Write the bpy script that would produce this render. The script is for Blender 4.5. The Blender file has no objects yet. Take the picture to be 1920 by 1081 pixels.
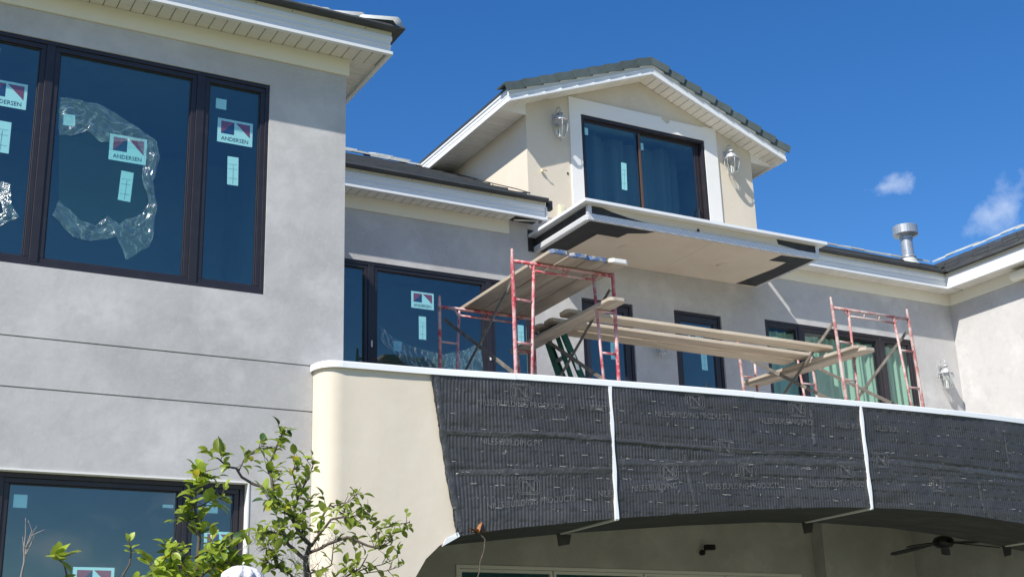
import bpy, math, random
from mathutils import Vector, Matrix, noise
random.seed(7)
SC = bpy.context.scene
COL = SC.collection

# ------------------------------------------------------------------ camera
cam_d = bpy.data.cameras.new('camera'); cam = bpy.data.objects.new('camera', cam_d); COL.objects.link(cam)
SC.camera = cam
cam_d.sensor_fit = 'HORIZONTAL'; cam_d.sensor_width = 36; cam_d.lens = 45.955
cam_d.clip_start = 0.1; cam_d.clip_end = 3000
rt, up, fw = Vector((.87607, -.48125, -.03002)), Vector((-.12374, -.28457, .95064)), Vector((.46603, .82911, .30886))
fw.normalize(); rt = (rt - fw*rt.dot(fw)).normalized(); up = rt.cross(fw)
M = Matrix((( rt.x, up.x, -fw.x, 0), (rt.y, up.y, -fw.y, 0), (rt.z, up.z, -fw.z, 1.6), (0, 0, 0, 1)))
cam.matrix_world = M

# ------------------------------------------------------------------ light and sky
SUN = Vector((-.90, -.45, 1.0)).normalized()          # towards the sun
sun_d = bpy.data.lights.new('sun', 'SUN'); sun_d.energy = 4.4; sun_d.angle = math.radians(.53); sun_d.color = (1, .95, .87)
sun = bpy.data.objects.new('sun', sun_d); COL.objects.link(sun)
sun.rotation_euler = (-SUN).to_track_quat('-Z', 'Y').to_euler(); sun.location = (-20, -10, 30)
W = bpy.data.worlds.new('World'); SC.world = W; W.use_nodes = True
nt = W.node_tree; N = nt.nodes; L = nt.links; N.clear()
out = N.new('ShaderNodeOutputWorld'); bg = N.new('ShaderNodeBackground'); L.new(bg.outputs[0], out.inputs[0])
sky = N.new('ShaderNodeTexSky'); sky.sky_type = 'NISHITA'; sky.sun_disc = False
sky.sun_elevation = math.asin(SUN.z); sky.sun_rotation = math.atan2(SUN.x, SUN.y)
sky.altitude = 0; sky.air_density = 1.0; sky.dust_density = .35; sky.ozone_density = 3.2
hs = N.new('ShaderNodeHueSaturation'); hs.inputs['Saturation'].default_value = 1.33; hs.inputs['Hue'].default_value = .508; L.new(sky.outputs[0], hs.inputs['Color'])
tc = N.new('ShaderNodeTexCoord')
def vm(op, a, b=None):
    n = N.new('ShaderNodeVectorMath'); n.operation = op
    for i, v in enumerate((a, b)):
        if v is None: continue
        if hasattr(v, 'is_linked') or hasattr(v, 'links'): L.new(v, n.inputs[i])
        else: n.inputs[i].default_value = v
    return n
def mt(op, a, b=None, c=None, clamp=False):
    n = N.new('ShaderNodeMath'); n.operation = op; n.use_clamp = clamp
    for i, v in enumerate((a, b, c)):
        if v is None: continue
        if hasattr(v, 'links'): L.new(v, n.inputs[i])
        else: n.inputs[i].default_value = v
    return n.outputs[0]
nz = N.new('ShaderNodeTexNoise'); nz.inputs['Scale'].default_value = 30; nz.inputs['Detail'].default_value = 9; nz.inputs['Roughness'].default_value = .62
L.new(tc.outputs['Generated'], nz.inputs['Vector'])
def cloud(c, w, h, dens, tilt=0.0):
    c = Vector(c).normalized(); r = Vector((c.y, -c.x, 0)).normalized(); u = r.cross(c)
    r2 = r*math.cos(tilt) + u*math.sin(tilt); u2 = u*math.cos(tilt) - r*math.sin(tilt)
    d = vm('SUBTRACT', tc.outputs['Generated'], tuple(c)).outputs[0]
    a = mt('DIVIDE', vm('DOT_PRODUCT', d, tuple(r2)).outputs['Value'], w)
    b = mt('DIVIDE', vm('DOT_PRODUCT', d, tuple(u2)).outputs['Value'], h)
    rad = mt('SQRT', mt('ADD', mt('MULTIPLY', a, a), mt('MULTIPLY', b, b)))
    v = mt('SUBTRACT', mt('ADD', mt('MULTIPLY', nz.outputs['Fac'], 2.6), -.62), rad)
    return mt('MULTIPLY', mt('MULTIPLY', v, 1.15, clamp=True), dens)
cl = [cloud((.6763, .6436, .3583), .030, .013, .50, .05), cloud((.7329, .5949, .330), .050, .022, .36, .7),
      cloud((.10, -.62, .75), .14, .05, .5), cloud((.17, -.975, .12), .07, .022, .45, .2), cloud((.25, -.955, .155), .06, .020, .45, -.2), cloud((.75, -.62, .22), .14, .05, .5, -.1),
      cloud((-.5, .75, .35), .15, .05, .5), cloud((.9, .1, .35), .12, .04, .5)]
m = cl[0]
for q in cl[1:]: m = mt('MAXIMUM', m, q)
mx = N.new('ShaderNodeMixRGB'); L.new(m, mx.inputs[0]); L.new(hs.outputs[0], mx.inputs[1]); mx.inputs[2].default_value = (7.2, 7.6, 8.2, 1)
L.new(mx.outputs[0], bg.inputs[0]); bg.inputs[1].default_value = .104
SC.view_settings.view_transform = 'Standard'; SC.view_settings.look = 'None'; SC.view_settings.gamma = 1
SC.view_settings.use_curve_mapping = False; SC.view_settings.exposure = .55
SC.render.engine = 'CYCLES'
SC.cycles.max_bounces = 8; SC.cycles.transparent_max_bounces = 16

# ------------------------------------------------------------------ materials
def srgb(r, g, b):
    f = lambda c: ((c/255+.055)/1.055)**2.4 if c > 10 else c/255/12.92
    return (f(r), f(g), f(b))
MATS = {}
def mk(name, base, rough=.7, var=(), bump=(), metal=0.0, spec=.5, rnd=0.0, scl=(1, 1, 1), trans=0.0):
    """var: (noise scale, second colour, low, high, amount);  bump: (noise scale, strength, distance)"""
    m = bpy.data.materials.new(name); m.use_nodes = True; n = m.node_tree.nodes; l = m.node_tree.links
    p = n['Principled BSDF']; p.inputs['Roughness'].default_value = rough; p.inputs['Metallic'].default_value = metal
    p.inputs['Specular IOR Level'].default_value = spec
    geo = n.new('ShaderNodeNewGeometry'); mp = n.new('ShaderNodeMapping'); mp.inputs['Scale'].default_value = scl
    l.new(geo.outputs['Position'], mp.inputs['Vector'])
    rgb = n.new('ShaderNodeRGB'); rgb.outputs[0].default_value = (*base, 1); c = rgb.outputs[0]
    for (s, c2, lo, hi, am) in var:
        t = n.new('ShaderNodeTexNoise'); t.inputs['Scale'].default_value = s; t.inputs['Detail'].default_value = 6; t.inputs['Roughness'].default_value = .6
        l.new(mp.outputs[0], t.inputs['Vector'])
        r = n.new('ShaderNodeMapRange'); r.inputs[1].default_value = lo; r.inputs[2].default_value = hi; r.inputs[4].default_value = am
        l.new(t.outputs['Fac'], r.inputs[0])
        x = n.new('ShaderNodeMixRGB'); l.new(r.outputs[0], x.inputs[0]); l.new(c, x.inputs[1]); x.inputs[2].default_value = (*c2, 1); c = x.outputs[0]
    if rnd:
        oi = n.new('ShaderNodeObjectInfo'); h = n.new('ShaderNodeHueSaturation'); r = n.new('ShaderNodeMapRange')
        l.new(oi.outputs['Random'], r.inputs[0]); r.inputs[3].default_value = 1-rnd; r.inputs[4].default_value = 1+rnd
        l.new(r.outputs[0], h.inputs['Value']); l.new(c, h.inputs['Color']); c = h.outputs[0]
    l.new(c, p.inputs['Base Color'])
    prev = None
    for (s, st, di) in bump:
        t = n.new('ShaderNodeTexNoise'); t.inputs['Scale'].default_value = s; t.inputs['Detail'].default_value = 5
        l.new(mp.outputs[0], t.inputs['Vector'])
        b = n.new('ShaderNodeBump'); b.inputs['Strength'].default_value = st; b.inputs['Distance'].default_value = di
        l.new(t.outputs['Fac'], b.inputs['Height'])
        if prev: l.new(prev, b.inputs['Normal'])
        prev = b.outputs[0]
    if prev: l.new(prev, p.inputs['Normal'])
    if trans:
        o = n['Material Output']; tr = n.new('ShaderNodeBsdfTranslucent'); l.new(c, tr.inputs[0]); ms = n.new('ShaderNodeMixShader')
        ms.inputs[0].default_value = trans; l.new(p.outputs[0], ms.inputs[1]); l.new(tr.outputs[0], ms.inputs[2]); l.new(ms.outputs[0], o.inputs[0])
    MATS[name] = m; return m
def glassmat(name, tint, ior, wav=.0):
    m = bpy.data.materials.new(name); m.use_nodes = True; n = m.node_tree.nodes; l = m.node_tree.links; n.remove(n['Principled BSDF'])
    t = n.new('ShaderNodeBsdfTransparent'); t.inputs[0].default_value = (*tint, 1)
    g = n.new('ShaderNodeBsdfGlossy'); g.inputs['Roughness'].default_value = .0; g.inputs[0].default_value = (.9, .97, 1, 1)
    f = n.new('ShaderNodeFresnel'); f.inputs[0].default_value = ior
    if wav:
        geo = n.new('ShaderNodeNewGeometry'); tx = n.new('ShaderNodeTexNoise'); tx.inputs['Scale'].default_value = 1.6; l.new(geo.outputs['Position'], tx.inputs['Vector'])
        b = n.new('ShaderNodeBump'); b.inputs['Strength'].default_value = wav; b.inputs['Distance'].default_value = .01; l.new(tx.outputs['Fac'], b.inputs['Height']); l.new(b.outputs[0], g.inputs['Normal'])
    g2 = n.new('ShaderNodeNewGeometry'); iv = n.new('ShaderNodeMath'); iv.operation = 'SUBTRACT'; iv.inputs[0].default_value = 1; l.new(g2.outputs['Backfacing'], iv.inputs[1])
    fm = n.new('ShaderNodeMath'); fm.operation = 'MULTIPLY'; l.new(f.outputs[0], fm.inputs[0]); l.new(iv.outputs[0], fm.inputs[1])      # one reflection per pane, at its outer face
    x = n.new('ShaderNodeMixShader'); l.new(fm.outputs[0], x.inputs[0]); l.new(t.outputs[0], x.inputs[1]); l.new(g.outputs[0], x.inputs[2])
    l.new(x.outputs[0], n['Material Output'].inputs[0]); MATS[name] = m; return m
GREY = mk('stucco_grey', (.505, .494, .487), .92, [(.8, (.42, .41, .402), .44, .62, .85), (1.7, (.61, .60, .59), .50, .68, .65), (4.5, (.41, .40, .388), .50, .68, .5), (.35, (.55, .52, .48), .5, .75, .4), (26, (.57, .56, .55), .52, .72, .4)], [(2.6, .26, .035), (11, .14, .012), (45, .12, .004), (140, .2, .003)])
CREAM = mk('stucco_cream', (.66, .59, .48), .9, [(1.1, (.615, .54, .43), .45, .75, .7), (4, (.69, .63, .53), .5, .7, .6), (14, (.56, .47, .36), .68, .8, .35)], [(3, .16, .03), (30, .10, .006), (120, .2, .003)])
TRIM = mk('painted_trim_white', (.80, .79, .76), .6, [(5, (.70, .68, .63), .55, .8, .5)], [(60, .1, .002)])
FRIEZE = mk('frieze_cream', (.76, .725, .62), .75, [(2, (.70, .655, .54), .5, .8, .6)], [(50, .15, .003)])
SOFF = mk('soffit_vinyl', (.76, .73, .67), .5, [(3, (.58, .55, .49), .5, .8, .5)], rnd=.05)
FASC = mk('fascia_white_aluminium', (.74, .755, .76), .35, [(1.5, (.66, .66, .63), .5, .8, .5), (40, (.5, .47, .4), .7, .85, .4)], [(4, .08, .01)])
DRIP = mk('drip_edge_cream', (.60, .57, .47), .5)
BRONZE = mk('bronze_frame', (.022, .019, .024), .38, [(6, (.05, .045, .05), .5, .9, .5)])
COAT = mk('coping_white_metal', (.80, .82, .83), .3, [(2, (.70, .71, .71), .5, .85, .6)], [(3, .06, .01)])
LATH = mk('black_lath_paper', (.042, .0415, .042), .42, [(1.3, (.058, .057, .058), .45, .7, .8), (35, (.17, .168, .165), .62, .80, .55), (7, (.02, .02, .021), .5, .7, .6)], [(5, .5, .02), (60, .35, .004)])
PAPER = mk('black_building_paper', (.022, .022, .024), .55, [(6, (.06, .06, .06), .5, .75, .6)], [(8, .4, .015)])
PRINT = mk('pale_print_ink', (.17, .17, .167), .6, [(38, (.06, .06, .06), .48, .64, .85)])
STAPLE = mk('staple_bare_metal', (.36, .36, .33), .4, [(30, (.24, .22, .13), .5, .8, .6)])
BOARD = mk('cement_board_tan', (.74, .645, .525), .85, [(1.5, (.66, .555, .43), .45, .7, .7), (12, (.78, .70, .59), .55, .8, .4)], [(40, .1, .003)])
SLATE = mk('roof_slate_dark', (.045, .05, .055), .7, [(3, (.08, .085, .085), .45, .75, .8), (30, (.13, .13, .12), .66, .8, .5)], [(30, .3, .01)])
TILE = mk('roof_tile_grey_green', (.085, .115, .115), .75, [(6, (.06, .08, .082), .45, .7, .7), (40, (.15, .17, .155), .62, .8, .5)], [(40, .3, .004)], rnd=.14)
TILEP = mk('roof_tile_pale', (.50, .52, .50), .75, [(4, (.34, .36, .35), .45, .7, .8)], [(30, .3, .006)])
RED = mk('scaffold_red_paint', (.47, .05, .07), .5, [(4, (.62, .44, .43), .40, .56, .85), (17, (.62, .50, .48), .52, .64, .8), (60, (.62, .55, .52), .60, .68, .8), (9, (.13, .055, .04), .62, .72, .85)], [(60, .3, .002)])
RED2 = mk('scaffold_faded_red_paint', (.36, .13, .12), .55, [(5, (.55, .45, .41), .42, .58, .9), (48, (.60, .54, .50), .55, .66, .8), (30, (.15, .08, .06), .64, .74, .85)], [(60, .3, .002)])
STEEL = mk('galvanised_brace', (.20, .18, .155), .5, [(7, (.42, .39, .34), .5, .7, .7), (30, (.10, .07, .05), .6, .8, .7)], metal=.35)
WOOD = mk('plank_weathered', (.47, .405, .325), .85, [(5, (.34, .28, .215), .45, .62, .9), (26, (.57, .51, .43), .5, .75, .7), (2.2, (.20, .13, .085), .58, .70, .8)], [(60, .3, .003)], scl=(1, .12, 1), rnd=.10)
WOODX = mk('plank_weathered_long', (.58, .49, .37), .85, [(5, (.44, .35, .25), .45, .62, .9), (26, (.66, .58, .47), .5, .75, .7), (2.2, (.30, .18, .10), .60, .72, .7)], [(60, .3, .003)], scl=(.12, 1, 1), rnd=.10)
BLUE = mk('plank_blue_paint', (.085, .15, .30), .75, [(14, (.42, .39, .34), .47, .60, .95)])
GREENF = mk('ladder_green_fibreglass', (.007, .075, .04), .4, [(20, (.02, .12, .06), .5, .8, .6)])
ALU = mk('ladder_aluminium', (.45, .45, .45), .4, metal=.7)
LAMPM = mk('lantern_weathered_metal', (.52, .53, .54), .5, [(30, (.22, .23, .25), .45, .65, .8), (70, (.62, .62, .6), .55, .75, .6)], metal=.3)
CANDLE = mk('candle_white', (.7, .69, .65), .6)
VENT = mk('vent_galvanised', (.42, .44, .46), .38, [(9, (.30, .32, .33), .45, .7, .7)], [(6, .1, .01)], metal=.55)
PLAST = mk('cream_plastic', (.72, .68, .48), .45)
DARK = mk('dark_plastic', (.012, .012, .014), .4)
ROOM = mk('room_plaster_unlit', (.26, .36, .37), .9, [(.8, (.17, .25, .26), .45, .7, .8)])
FLOORB = mk('balcony_floor_concrete', (.58, .56, .52), .9, [(2, (.3, .29, .28), .4, .7, .7)])
CURT = mk('curtain_cloth', (.56, .60, .53), .9, [(2, (.5, .55, .47), .4, .7, .5)], trans=.25)
CURD = mk('curtain_cloth_dark', (.085, .11, .115), .9)
CARD = mk('sticker_white', (.86, .88, .86), .6)
CRED = mk('sticker_red', (.46, .045, .07), .6)
CNAVY = mk('sticker_navy', (.015, .03, .10), .6)
CBLK = mk('sticker_black_print', (.01, .012, .02), .6)
CGRY = mk('sticker_grey_print', (.45, .5, .5), .6)
WIRE = mk('wire_dark', (.03, .03, .03), .5)
RUST = mk('wire_copper', (.35, .2, .1), .6)
WHITEC = mk('white_cloth', (.62, .62, .66), .9, [(14, (.50, .51, .58), .45, .7, .7)], [(22, .9, .02), (60, .5, .006)])
DEAD = mk('dead_leaf', (.28, .11, .03), .7, [(30, (.12, .05, .02), .5, .7, .8)])
BARK = mk('bark_citrus', (.085, .065, .05), .9, [(30, (.17, .15, .12), .5, .7, .7)], [(60, .5, .004)])
BARKG = mk('bark_grey_dead', (.27, .24, .22), .9, [(30, (.16, .14, .12), .5, .7, .7)], [(60, .5, .004)])
LEAF = mk('leaf_citrus', (.37, .46, .06), .38, [(22, (.24, .34, .045), .45, .65, .7)], rnd=.35, trans=.5)
LEAFY = mk('leaf_yellowing', (.62, .52, .04), .5, [(30, (.24, .27, .03), .45, .65, .7)], rnd=.15, trans=.42)
LEAFD = mk('leaf_dark', (.055, .11, .028), .38, rnd=.3, trans=.25)
MOSS = mk('moss_grey', (.27, .26, .22), .95)
GRASS = mk('ground_lawn_and_sand', (.21, .205, .135), .95, [(.25, (.13, .15, .06), .42, .6, .8), (3, (.30, .27, .2), .5, .75, .5)])
FARL = mk('far_leaf', (.06, .10, .03), .6, rnd=.3, trans=.3)
PANE = glassmat('window_glass_tinted', (.81, .965, .965), 2.25, .14)
PANEG = glassmat('window_glass_green', (.84, .955, .915), 1.6, .12)
CLEAR = glassmat('lantern_glass', (.90, .92, .92), 1.45)
def perforated():
    m = mk('perforated_galvanised_lath', (.74, .75, .76), .4, metal=.2); n = m.node_tree.nodes; l = m.node_tree.links; p = n['Principled BSDF']
    geo = n.new('ShaderNodeNewGeometry'); s = n.new('ShaderNodeSeparateXYZ'); l.new(geo.outputs['Position'], s.inputs[0])
    def M2(op, a, b):
        q = n.new('ShaderNodeMath'); q.operation = op
        for i, v in enumerate((a, b)):
            if hasattr(v, 'links'): l.new(v, q.inputs[i])
            elif v is not None: q.inputs[i].default_value = v
        return q.outputs[0]
    u = M2('ADD', s.outputs[0], s.outputs[1]); z = M2('ADD', s.outputs[2], M2('MULTIPLY', s.outputs[1], .6))
    a = M2('SINE', M2('MULTIPLY', M2('ADD', u, z), 150), None); b = M2('SINE', M2('MULTIPLY', M2('SUBTRACT', u, M2('MULTIPLY', z, 2.2)), 120), None)
    g = M2('GREATER_THAN', M2('MULTIPLY', a, b), .40)
    x = n.new('ShaderNodeMixRGB'); l.new(g, x.inputs[0]); x.inputs[1].default_value = (.86, .86, .86, 1); x.inputs[2].default_value = (.05, .05, .055, 1)
    l.new(x.outputs[0], p.inputs['Base Color']); return m
PERF = perforated()
def vented():
    m = mk('soffit_vented_vinyl', (.74, .71, .65), .5, rnd=.05); n = m.node_tree.nodes; l = m.node_tree.links; p = n['Principled BSDF']
    geo = n.new('ShaderNodeNewGeometry'); v = n.new('ShaderNodeTexWave'); v.bands_direction = 'DIAGONAL'; v.inputs['Scale'].default_value = 16
    l.new(geo.outputs['Position'], v.inputs['Vector']); b = n.new('ShaderNodeBump'); b.inputs['Strength'].default_value = .6; b.inputs['Distance'].default_value = .006
    l.new(v.outputs['Fac'], b.inputs['Height']); l.new(b.outputs[0], p.inputs['Normal'])
    r = n.new('ShaderNodeMapRange'); l.new(v.outputs['Fac'], r.inputs[0]); r.inputs[1].default_value = .6; r.inputs[2].default_value = .95; r.inputs[4].default_value = .28
    x = n.new('ShaderNodeMixRGB'); l.new(r.outputs[0], x.inputs[0]); x.inputs[1].default_value = (.74, .71, .65, 1); x.inputs[2].default_value = (.33, .31, .28, 1); l.new(x.outputs[0], p.inputs['Base Color'])
    return m
VSOFF = vented()
def filmmat():
    m = bpy.data.materials.new('clear_plastic_film'); m.use_nodes = True; n = m.node_tree.nodes; l = m.node_tree.links; n.remove(n['Principled BSDF'])
    t = n.new('ShaderNodeBsdfTransparent'); t.inputs[0].default_value = (.88, .93, .94, 1)
    g = n.new('ShaderNodeBsdfGlossy'); g.inputs['Roughness'].default_value = .28; d = n.new('ShaderNodeBsdfDiffuse'); d.inputs[0].default_value = (.34, .66, .68, 1)
    lw = n.new('ShaderNodeLayerWeight'); lw.inputs[0].default_value = .35
    geo = n.new('ShaderNodeNewGeometry'); tx = n.new('ShaderNodeTexNoise'); tx.inputs['Scale'].default_value = 9; tx.inputs['Detail'].default_value = 5; l.new(geo.outputs['Position'], tx.inputs['Vector'])
    b = n.new('ShaderNodeBump'); b.inputs['Strength'].default_value = .55; b.inputs['Distance'].default_value = .05; l.new(tx.outputs['Fac'], b.inputs['Height'])
    for q in (g, lw): l.new(b.outputs[0], q.inputs['Normal'])
    a = n.new('ShaderNodeMixShader'); tz = n.new('ShaderNodeTexNoise'); tz.inputs['Scale'].default_value = 1.0; tz.inputs['Detail'].default_value = 3; tz.inputs['Distortion'].default_value = .8; uvn = n.new('ShaderNodeTexCoord'); mpn = n.new('ShaderNodeMapping'); mpn.inputs['Scale'].default_value = (7, 3.2, 1); l.new(uvn.outputs['UV'], mpn.inputs['Vector']); l.new(mpn.outputs[0], tz.inputs['Vector'])
    l.new(mpn.outputs[0], tx.inputs['Vector']); tx.inputs['Scale'].default_value = 1.6
    mr = n.new('ShaderNodeMapRange'); sb = n.new('ShaderNodeMath'); sb.operation = 'SUBTRACT'; sb.inputs[1].default_value = .5; l.new(tz.outputs['Fac'], sb.inputs[0]); ab = n.new('ShaderNodeMath'); ab.operation = 'ABSOLUTE'; l.new(sb.outputs[0], ab.inputs[0])
    mr.inputs[1].default_value = .0; mr.inputs[2].default_value = .03; mr.inputs[3].default_value = .30; mr.inputs[4].default_value = .10; l.new(ab.outputs[0], mr.inputs[0]); l.new(mr.outputs[0], a.inputs[0]); l.new(t.outputs[0], a.inputs[1]); l.new(d.outputs[0], a.inputs[2])
    mm = n.new('ShaderNodeMath'); mm.operation = 'MULTIPLY'; mm.inputs[1].default_value = .42; l.new(lw.outputs['Fresnel'], mm.inputs[0])
    x = n.new('ShaderNodeMixShader'); l.new(mm.outputs[0], x.inputs[0]); l.new(a.outputs[0], x.inputs[1]); l.new(g.outputs[0], x.inputs[2])
    l.new(x.outputs[0], n['Material Output'].inputs[0]); return m
FILM = filmmat()

# ------------------------------------------------------------------ builders
class MB:
    def __init__(s): s.v = []; s.f = []; s.mi = []; s.cur = 0
    def add(s, vs, fs):
        o = len(s.v); s.v += [tuple(p) for p in vs]; s.f += [tuple(i+o for i in f) for f in fs]; s.mi += [s.cur]*len(fs); return s
    def box(s, x0, x1, y0, y1, z0, z1):
        return s.add([(x0, y0, z0), (x1, y0, z0), (x1, y1, z0), (x0, y1, z0), (x0, y0, z1), (x1, y0, z1), (x1, y1, z1), (x0, y1, z1)],
                     [(0, 3, 2, 1), (4, 5, 6, 7), (0, 1, 5, 4), (1, 2, 6, 5), (2, 3, 7, 6), (3, 0, 4, 7)])
    def poly(s, pts, d):                                        # polygon extruded by vector d
        n = len(pts); d = Vector(d); q = [Vector(p) for p in pts]
        return s.add(q + [p+d for p in q], [tuple(range(n))[::-1], tuple(range(n, 2*n))] + [(i, (i+1) % n, (i+1) % n+n, i+n) for i in range(n)])
    def quad(s, a, b, c, d): return s.add([a, b, c, d], [(0, 1, 2, 3)])
    def tube(s, pts, r, n=8, cap=True):
        P = [Vector(p) for p in pts]; R = r if isinstance(r, (list, tuple)) else [r]*len(P)
        vs = []; fs = []; a = None
        for i, p in enumerate(P):
            t = (P[min(i+1, len(P)-1)] - P[max(i-1, 0)])
            if t.length < 1e-9: t = Vector((0, 0, 1))
            t.normalize()
            if a is None: a = t.orthogonal().normalized()
            a = (a - t*a.dot(t))
            a = a.normalized() if a.length > 1e-6 else t.orthogonal().normalized()
            b = t.cross(a)
            vs += [p + (a*math.cos(2*math.pi*k/n) + b*math.sin(2*math.pi*k/n))*R[i] for k in range(n)]
        for i in range(len(P)-1):
            for k in range(n): fs.append((i*n+k, i*n+(k+1) % n, (i+1)*n+(k+1) % n, (i+1)*n+k))
        if cap: fs.append(tuple(range(n))[::-1]); fs.append(tuple((len(P)-1)*n+k for k in range(n)))
        return s.add(vs, fs)
    def lathe(s, prof, c, n=16, ang=0.0):                       # prof: (radius, z)
        vs = []; fs = []
        for (r, z) in prof: vs += [(c[0]+r*math.cos(ang+2*math.pi*k/n), c[1]+r*math.sin(ang+2*math.pi*k/n), c[2]+z) for k in range(n)]
        for i in range(len(prof)-1):
            for k in range(n): fs.append((i*n+k, i*n+(k+1) % n, (i+1)*n+(k+1) % n, (i+1)*n+k))
        fs.append(tuple(range(n))[::-1]); fs.append(tuple((len(prof)-1)*n+k for k in range(n)))
        return s.add(vs, fs)
    def ring(s, x0, x1, z0, z1, w, y0, y1):                     # rectangular frame in the XZ plane
        s.box(x0, x1, y0, y1, z1-w, z1); s.box(x0, x1, y0, y1, z0, z0+w)
        s.box(x0, x0+w, y0, y1, z0+w, z1-w); return s.box(x1-w, x1, y0, y1, z0+w, z1-w)
    def wall(s, x0, x1, z0, z1, y, th, holes):                  # wall facing -Y with rectangular holes and reveals
        xs = sorted({x0, x1, *[h[0] for h in holes], *[h[1] for h in holes]}); zs = sorted({z0, z1, *[h[2] for h in holes], *[h[3] for h in holes]})
        for i in range(len(xs)-1):
            for j in range(len(zs)-1):
                a, b, c, d = xs[i], xs[i+1], zs[j], zs[j+1]; mx_, mz = (a+b)/2, (c+d)/2
                if any(h[0] < mx_ < h[1] and h[2] < mz < h[3] for h in holes): continue
                s.quad((a, y, c), (b, y, c), (b, y, d), (a, y, d)); s.quad((b, y+th, c), (a, y+th, c), (a, y+th, d), (b, y+th, d))
        for (a, b, c, d) in holes:
            s.quad((a, y, c), (a, y+th, c), (a, y+th, d), (a, y, d)); s.quad((b, y+th, c), (b, y, c), (b, y, d), (b, y+th, d))
            s.quad((a, y, d), (a, y+th, d), (b, y+th, d), (b, y, d)); s.quad((a, y+th, c), (a, y, c), (b, y, c), (b, y+th, c))
        for (a, b) in ((x0, x0), (x1, x1)): s.quad((a, y, z0), (a, y+th, z0), (a, y+th, z1), (a, y, z1))
        s.quad((x0, y, z1), (x1, y, z1), (x1, y+th, z1), (x0, y+th, z1)); return s
    def sweep(s, prof, path, side):                             # prof (out, z) along plan path (x, y); side +1: outward is to the right of travel
        P = [Vector((p[0], p[1])) for p in path]; n = len(prof); vs = []; fs = []
        for i, p in enumerate(P):
            d0 = (P[i]-P[i-1]).normalized() if i else (P[1]-P[0]).normalized()
            d1 = (P[i+1]-P[i]).normalized() if i < len(P)-1 else d0
            n0 = Vector((d0.y, -d0.x))*side; n1 = Vector((d1.y, -d1.x))*side
            mm = (n0+n1).normalized(); k = 1/max(.3, mm.dot(n0))
            vs += [(p.x+mm.x*k*o, p.y+mm.y*k*o, z) for o, z in prof]
        for i in range(len(P)-1):
            for k in range(n): fs.append((i*n+k, i*n+(k+1) % n, (i+1)*n+(k+1) % n, (i+1)*n+k))
        fs.append(tuple(range(n))); fs.append(tuple((len(P)-1)*n+k for k in range(n))[::-1])
        return s.add(vs, fs)
    def mesh(s, name, mats, smooth=False, fix=True):
        me = bpy.data.meshes.new(name); me.from_pydata(s.v, [], s.f)
        for m_ in (mats if isinstance(mats, (list, tuple)) else [mats]): me.materials.append(m_)
        if any(s.mi): me.polygons.foreach_set('material_index', s.mi)
        if fix:
            import bmesh
            bm = bmesh.new(); bm.from_mesh(me)
            if smooth: bmesh.ops.remove_doubles(bm, verts=bm.verts, dist=1e-5)
            bmesh.ops.recalc_face_normals(bm, faces=bm.faces); bm.to_mesh(me); bm.free()
        if smooth: me.polygons.foreach_set('use_smooth', [True]*len(me.polygons))
        me.update(); return me
WO = {}
def tag(o, label=None, cat=None, group=None, kind=None):
    for k, v in (('label', label), ('category', cat), ('group', group), ('kind', kind)):
        if v: o[k] = v
    return o
def thing(name, label, cat, loc=(0, 0, 0), group=None):
    o = bpy.data.objects.new(name, None); COL.objects.link(o); o.location = loc; o.empty_display_size = .2; WO[o] = Vector(loc)
    return tag(o, label, cat, group)
def put(name, me, parent=None, pos=(0, 0, 0), rot=None, label=None, kind=None, scale=None):
    o = bpy.data.objects.new(name, me); COL.objects.link(o)
    if parent: o.parent = parent
    o.location = Vector(pos) - (WO[parent] if parent else Vector())
    if rot is not None: o.rotation_euler = rot
    if scale is not None: o.scale = scale
    WO[o] = Vector(pos); return tag(o, label, kind=kind)
def part(name, mb, mats, parent=None, smooth=False, bevel=0, label=None, kind=None, auto=None):
    o = put(name, mb.mesh(name, mats, smooth), parent, label=label, kind=kind)
    if bevel:
        b = o.modifiers.new('bevel', 'BEVEL'); b.width = bevel; b.segments = 2; b.limit_method = 'ANGLE'; b.angle_limit = math.radians(40)
    return o
def copy_tree(o, parent=None, delta=(0, 0, 0)):
    c = o.copy(); COL.objects.link(c); WO[c] = WO[o] + Vector(delta)
    if parent: c.parent = parent
    else: c.location = Vector(o.location) + Vector(delta)
    for ch in list(o.children): copy_tree(ch, c, delta)
    return c
def text_mesh(body, size, thin=0.0):
    cu = bpy.data.curves.new('txt', 'FONT'); cu.body = body; cu.size = size; cu.resolution_u = 2; cu.offset = thin; cu.align_x = 'CENTER'; cu.align_y = 'BOTTOM_BASELINE'
    o = bpy.data.objects.new('txt', cu); COL.objects.link(o)
    me = bpy.data.meshes.new_from_object(o.evaluated_get(bpy.context.evaluated_depsgraph_get()))
    v = [tuple(p.co) for p in me.vertices]; f = [tuple(p.vertices) for p in me.polygons]
    bpy.data.objects.remove(o); bpy.data.curves.remove(cu); bpy.data.meshes.remove(me)
    return v, f
TXT = text_mesh('ANDERSEN', .068)

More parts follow.
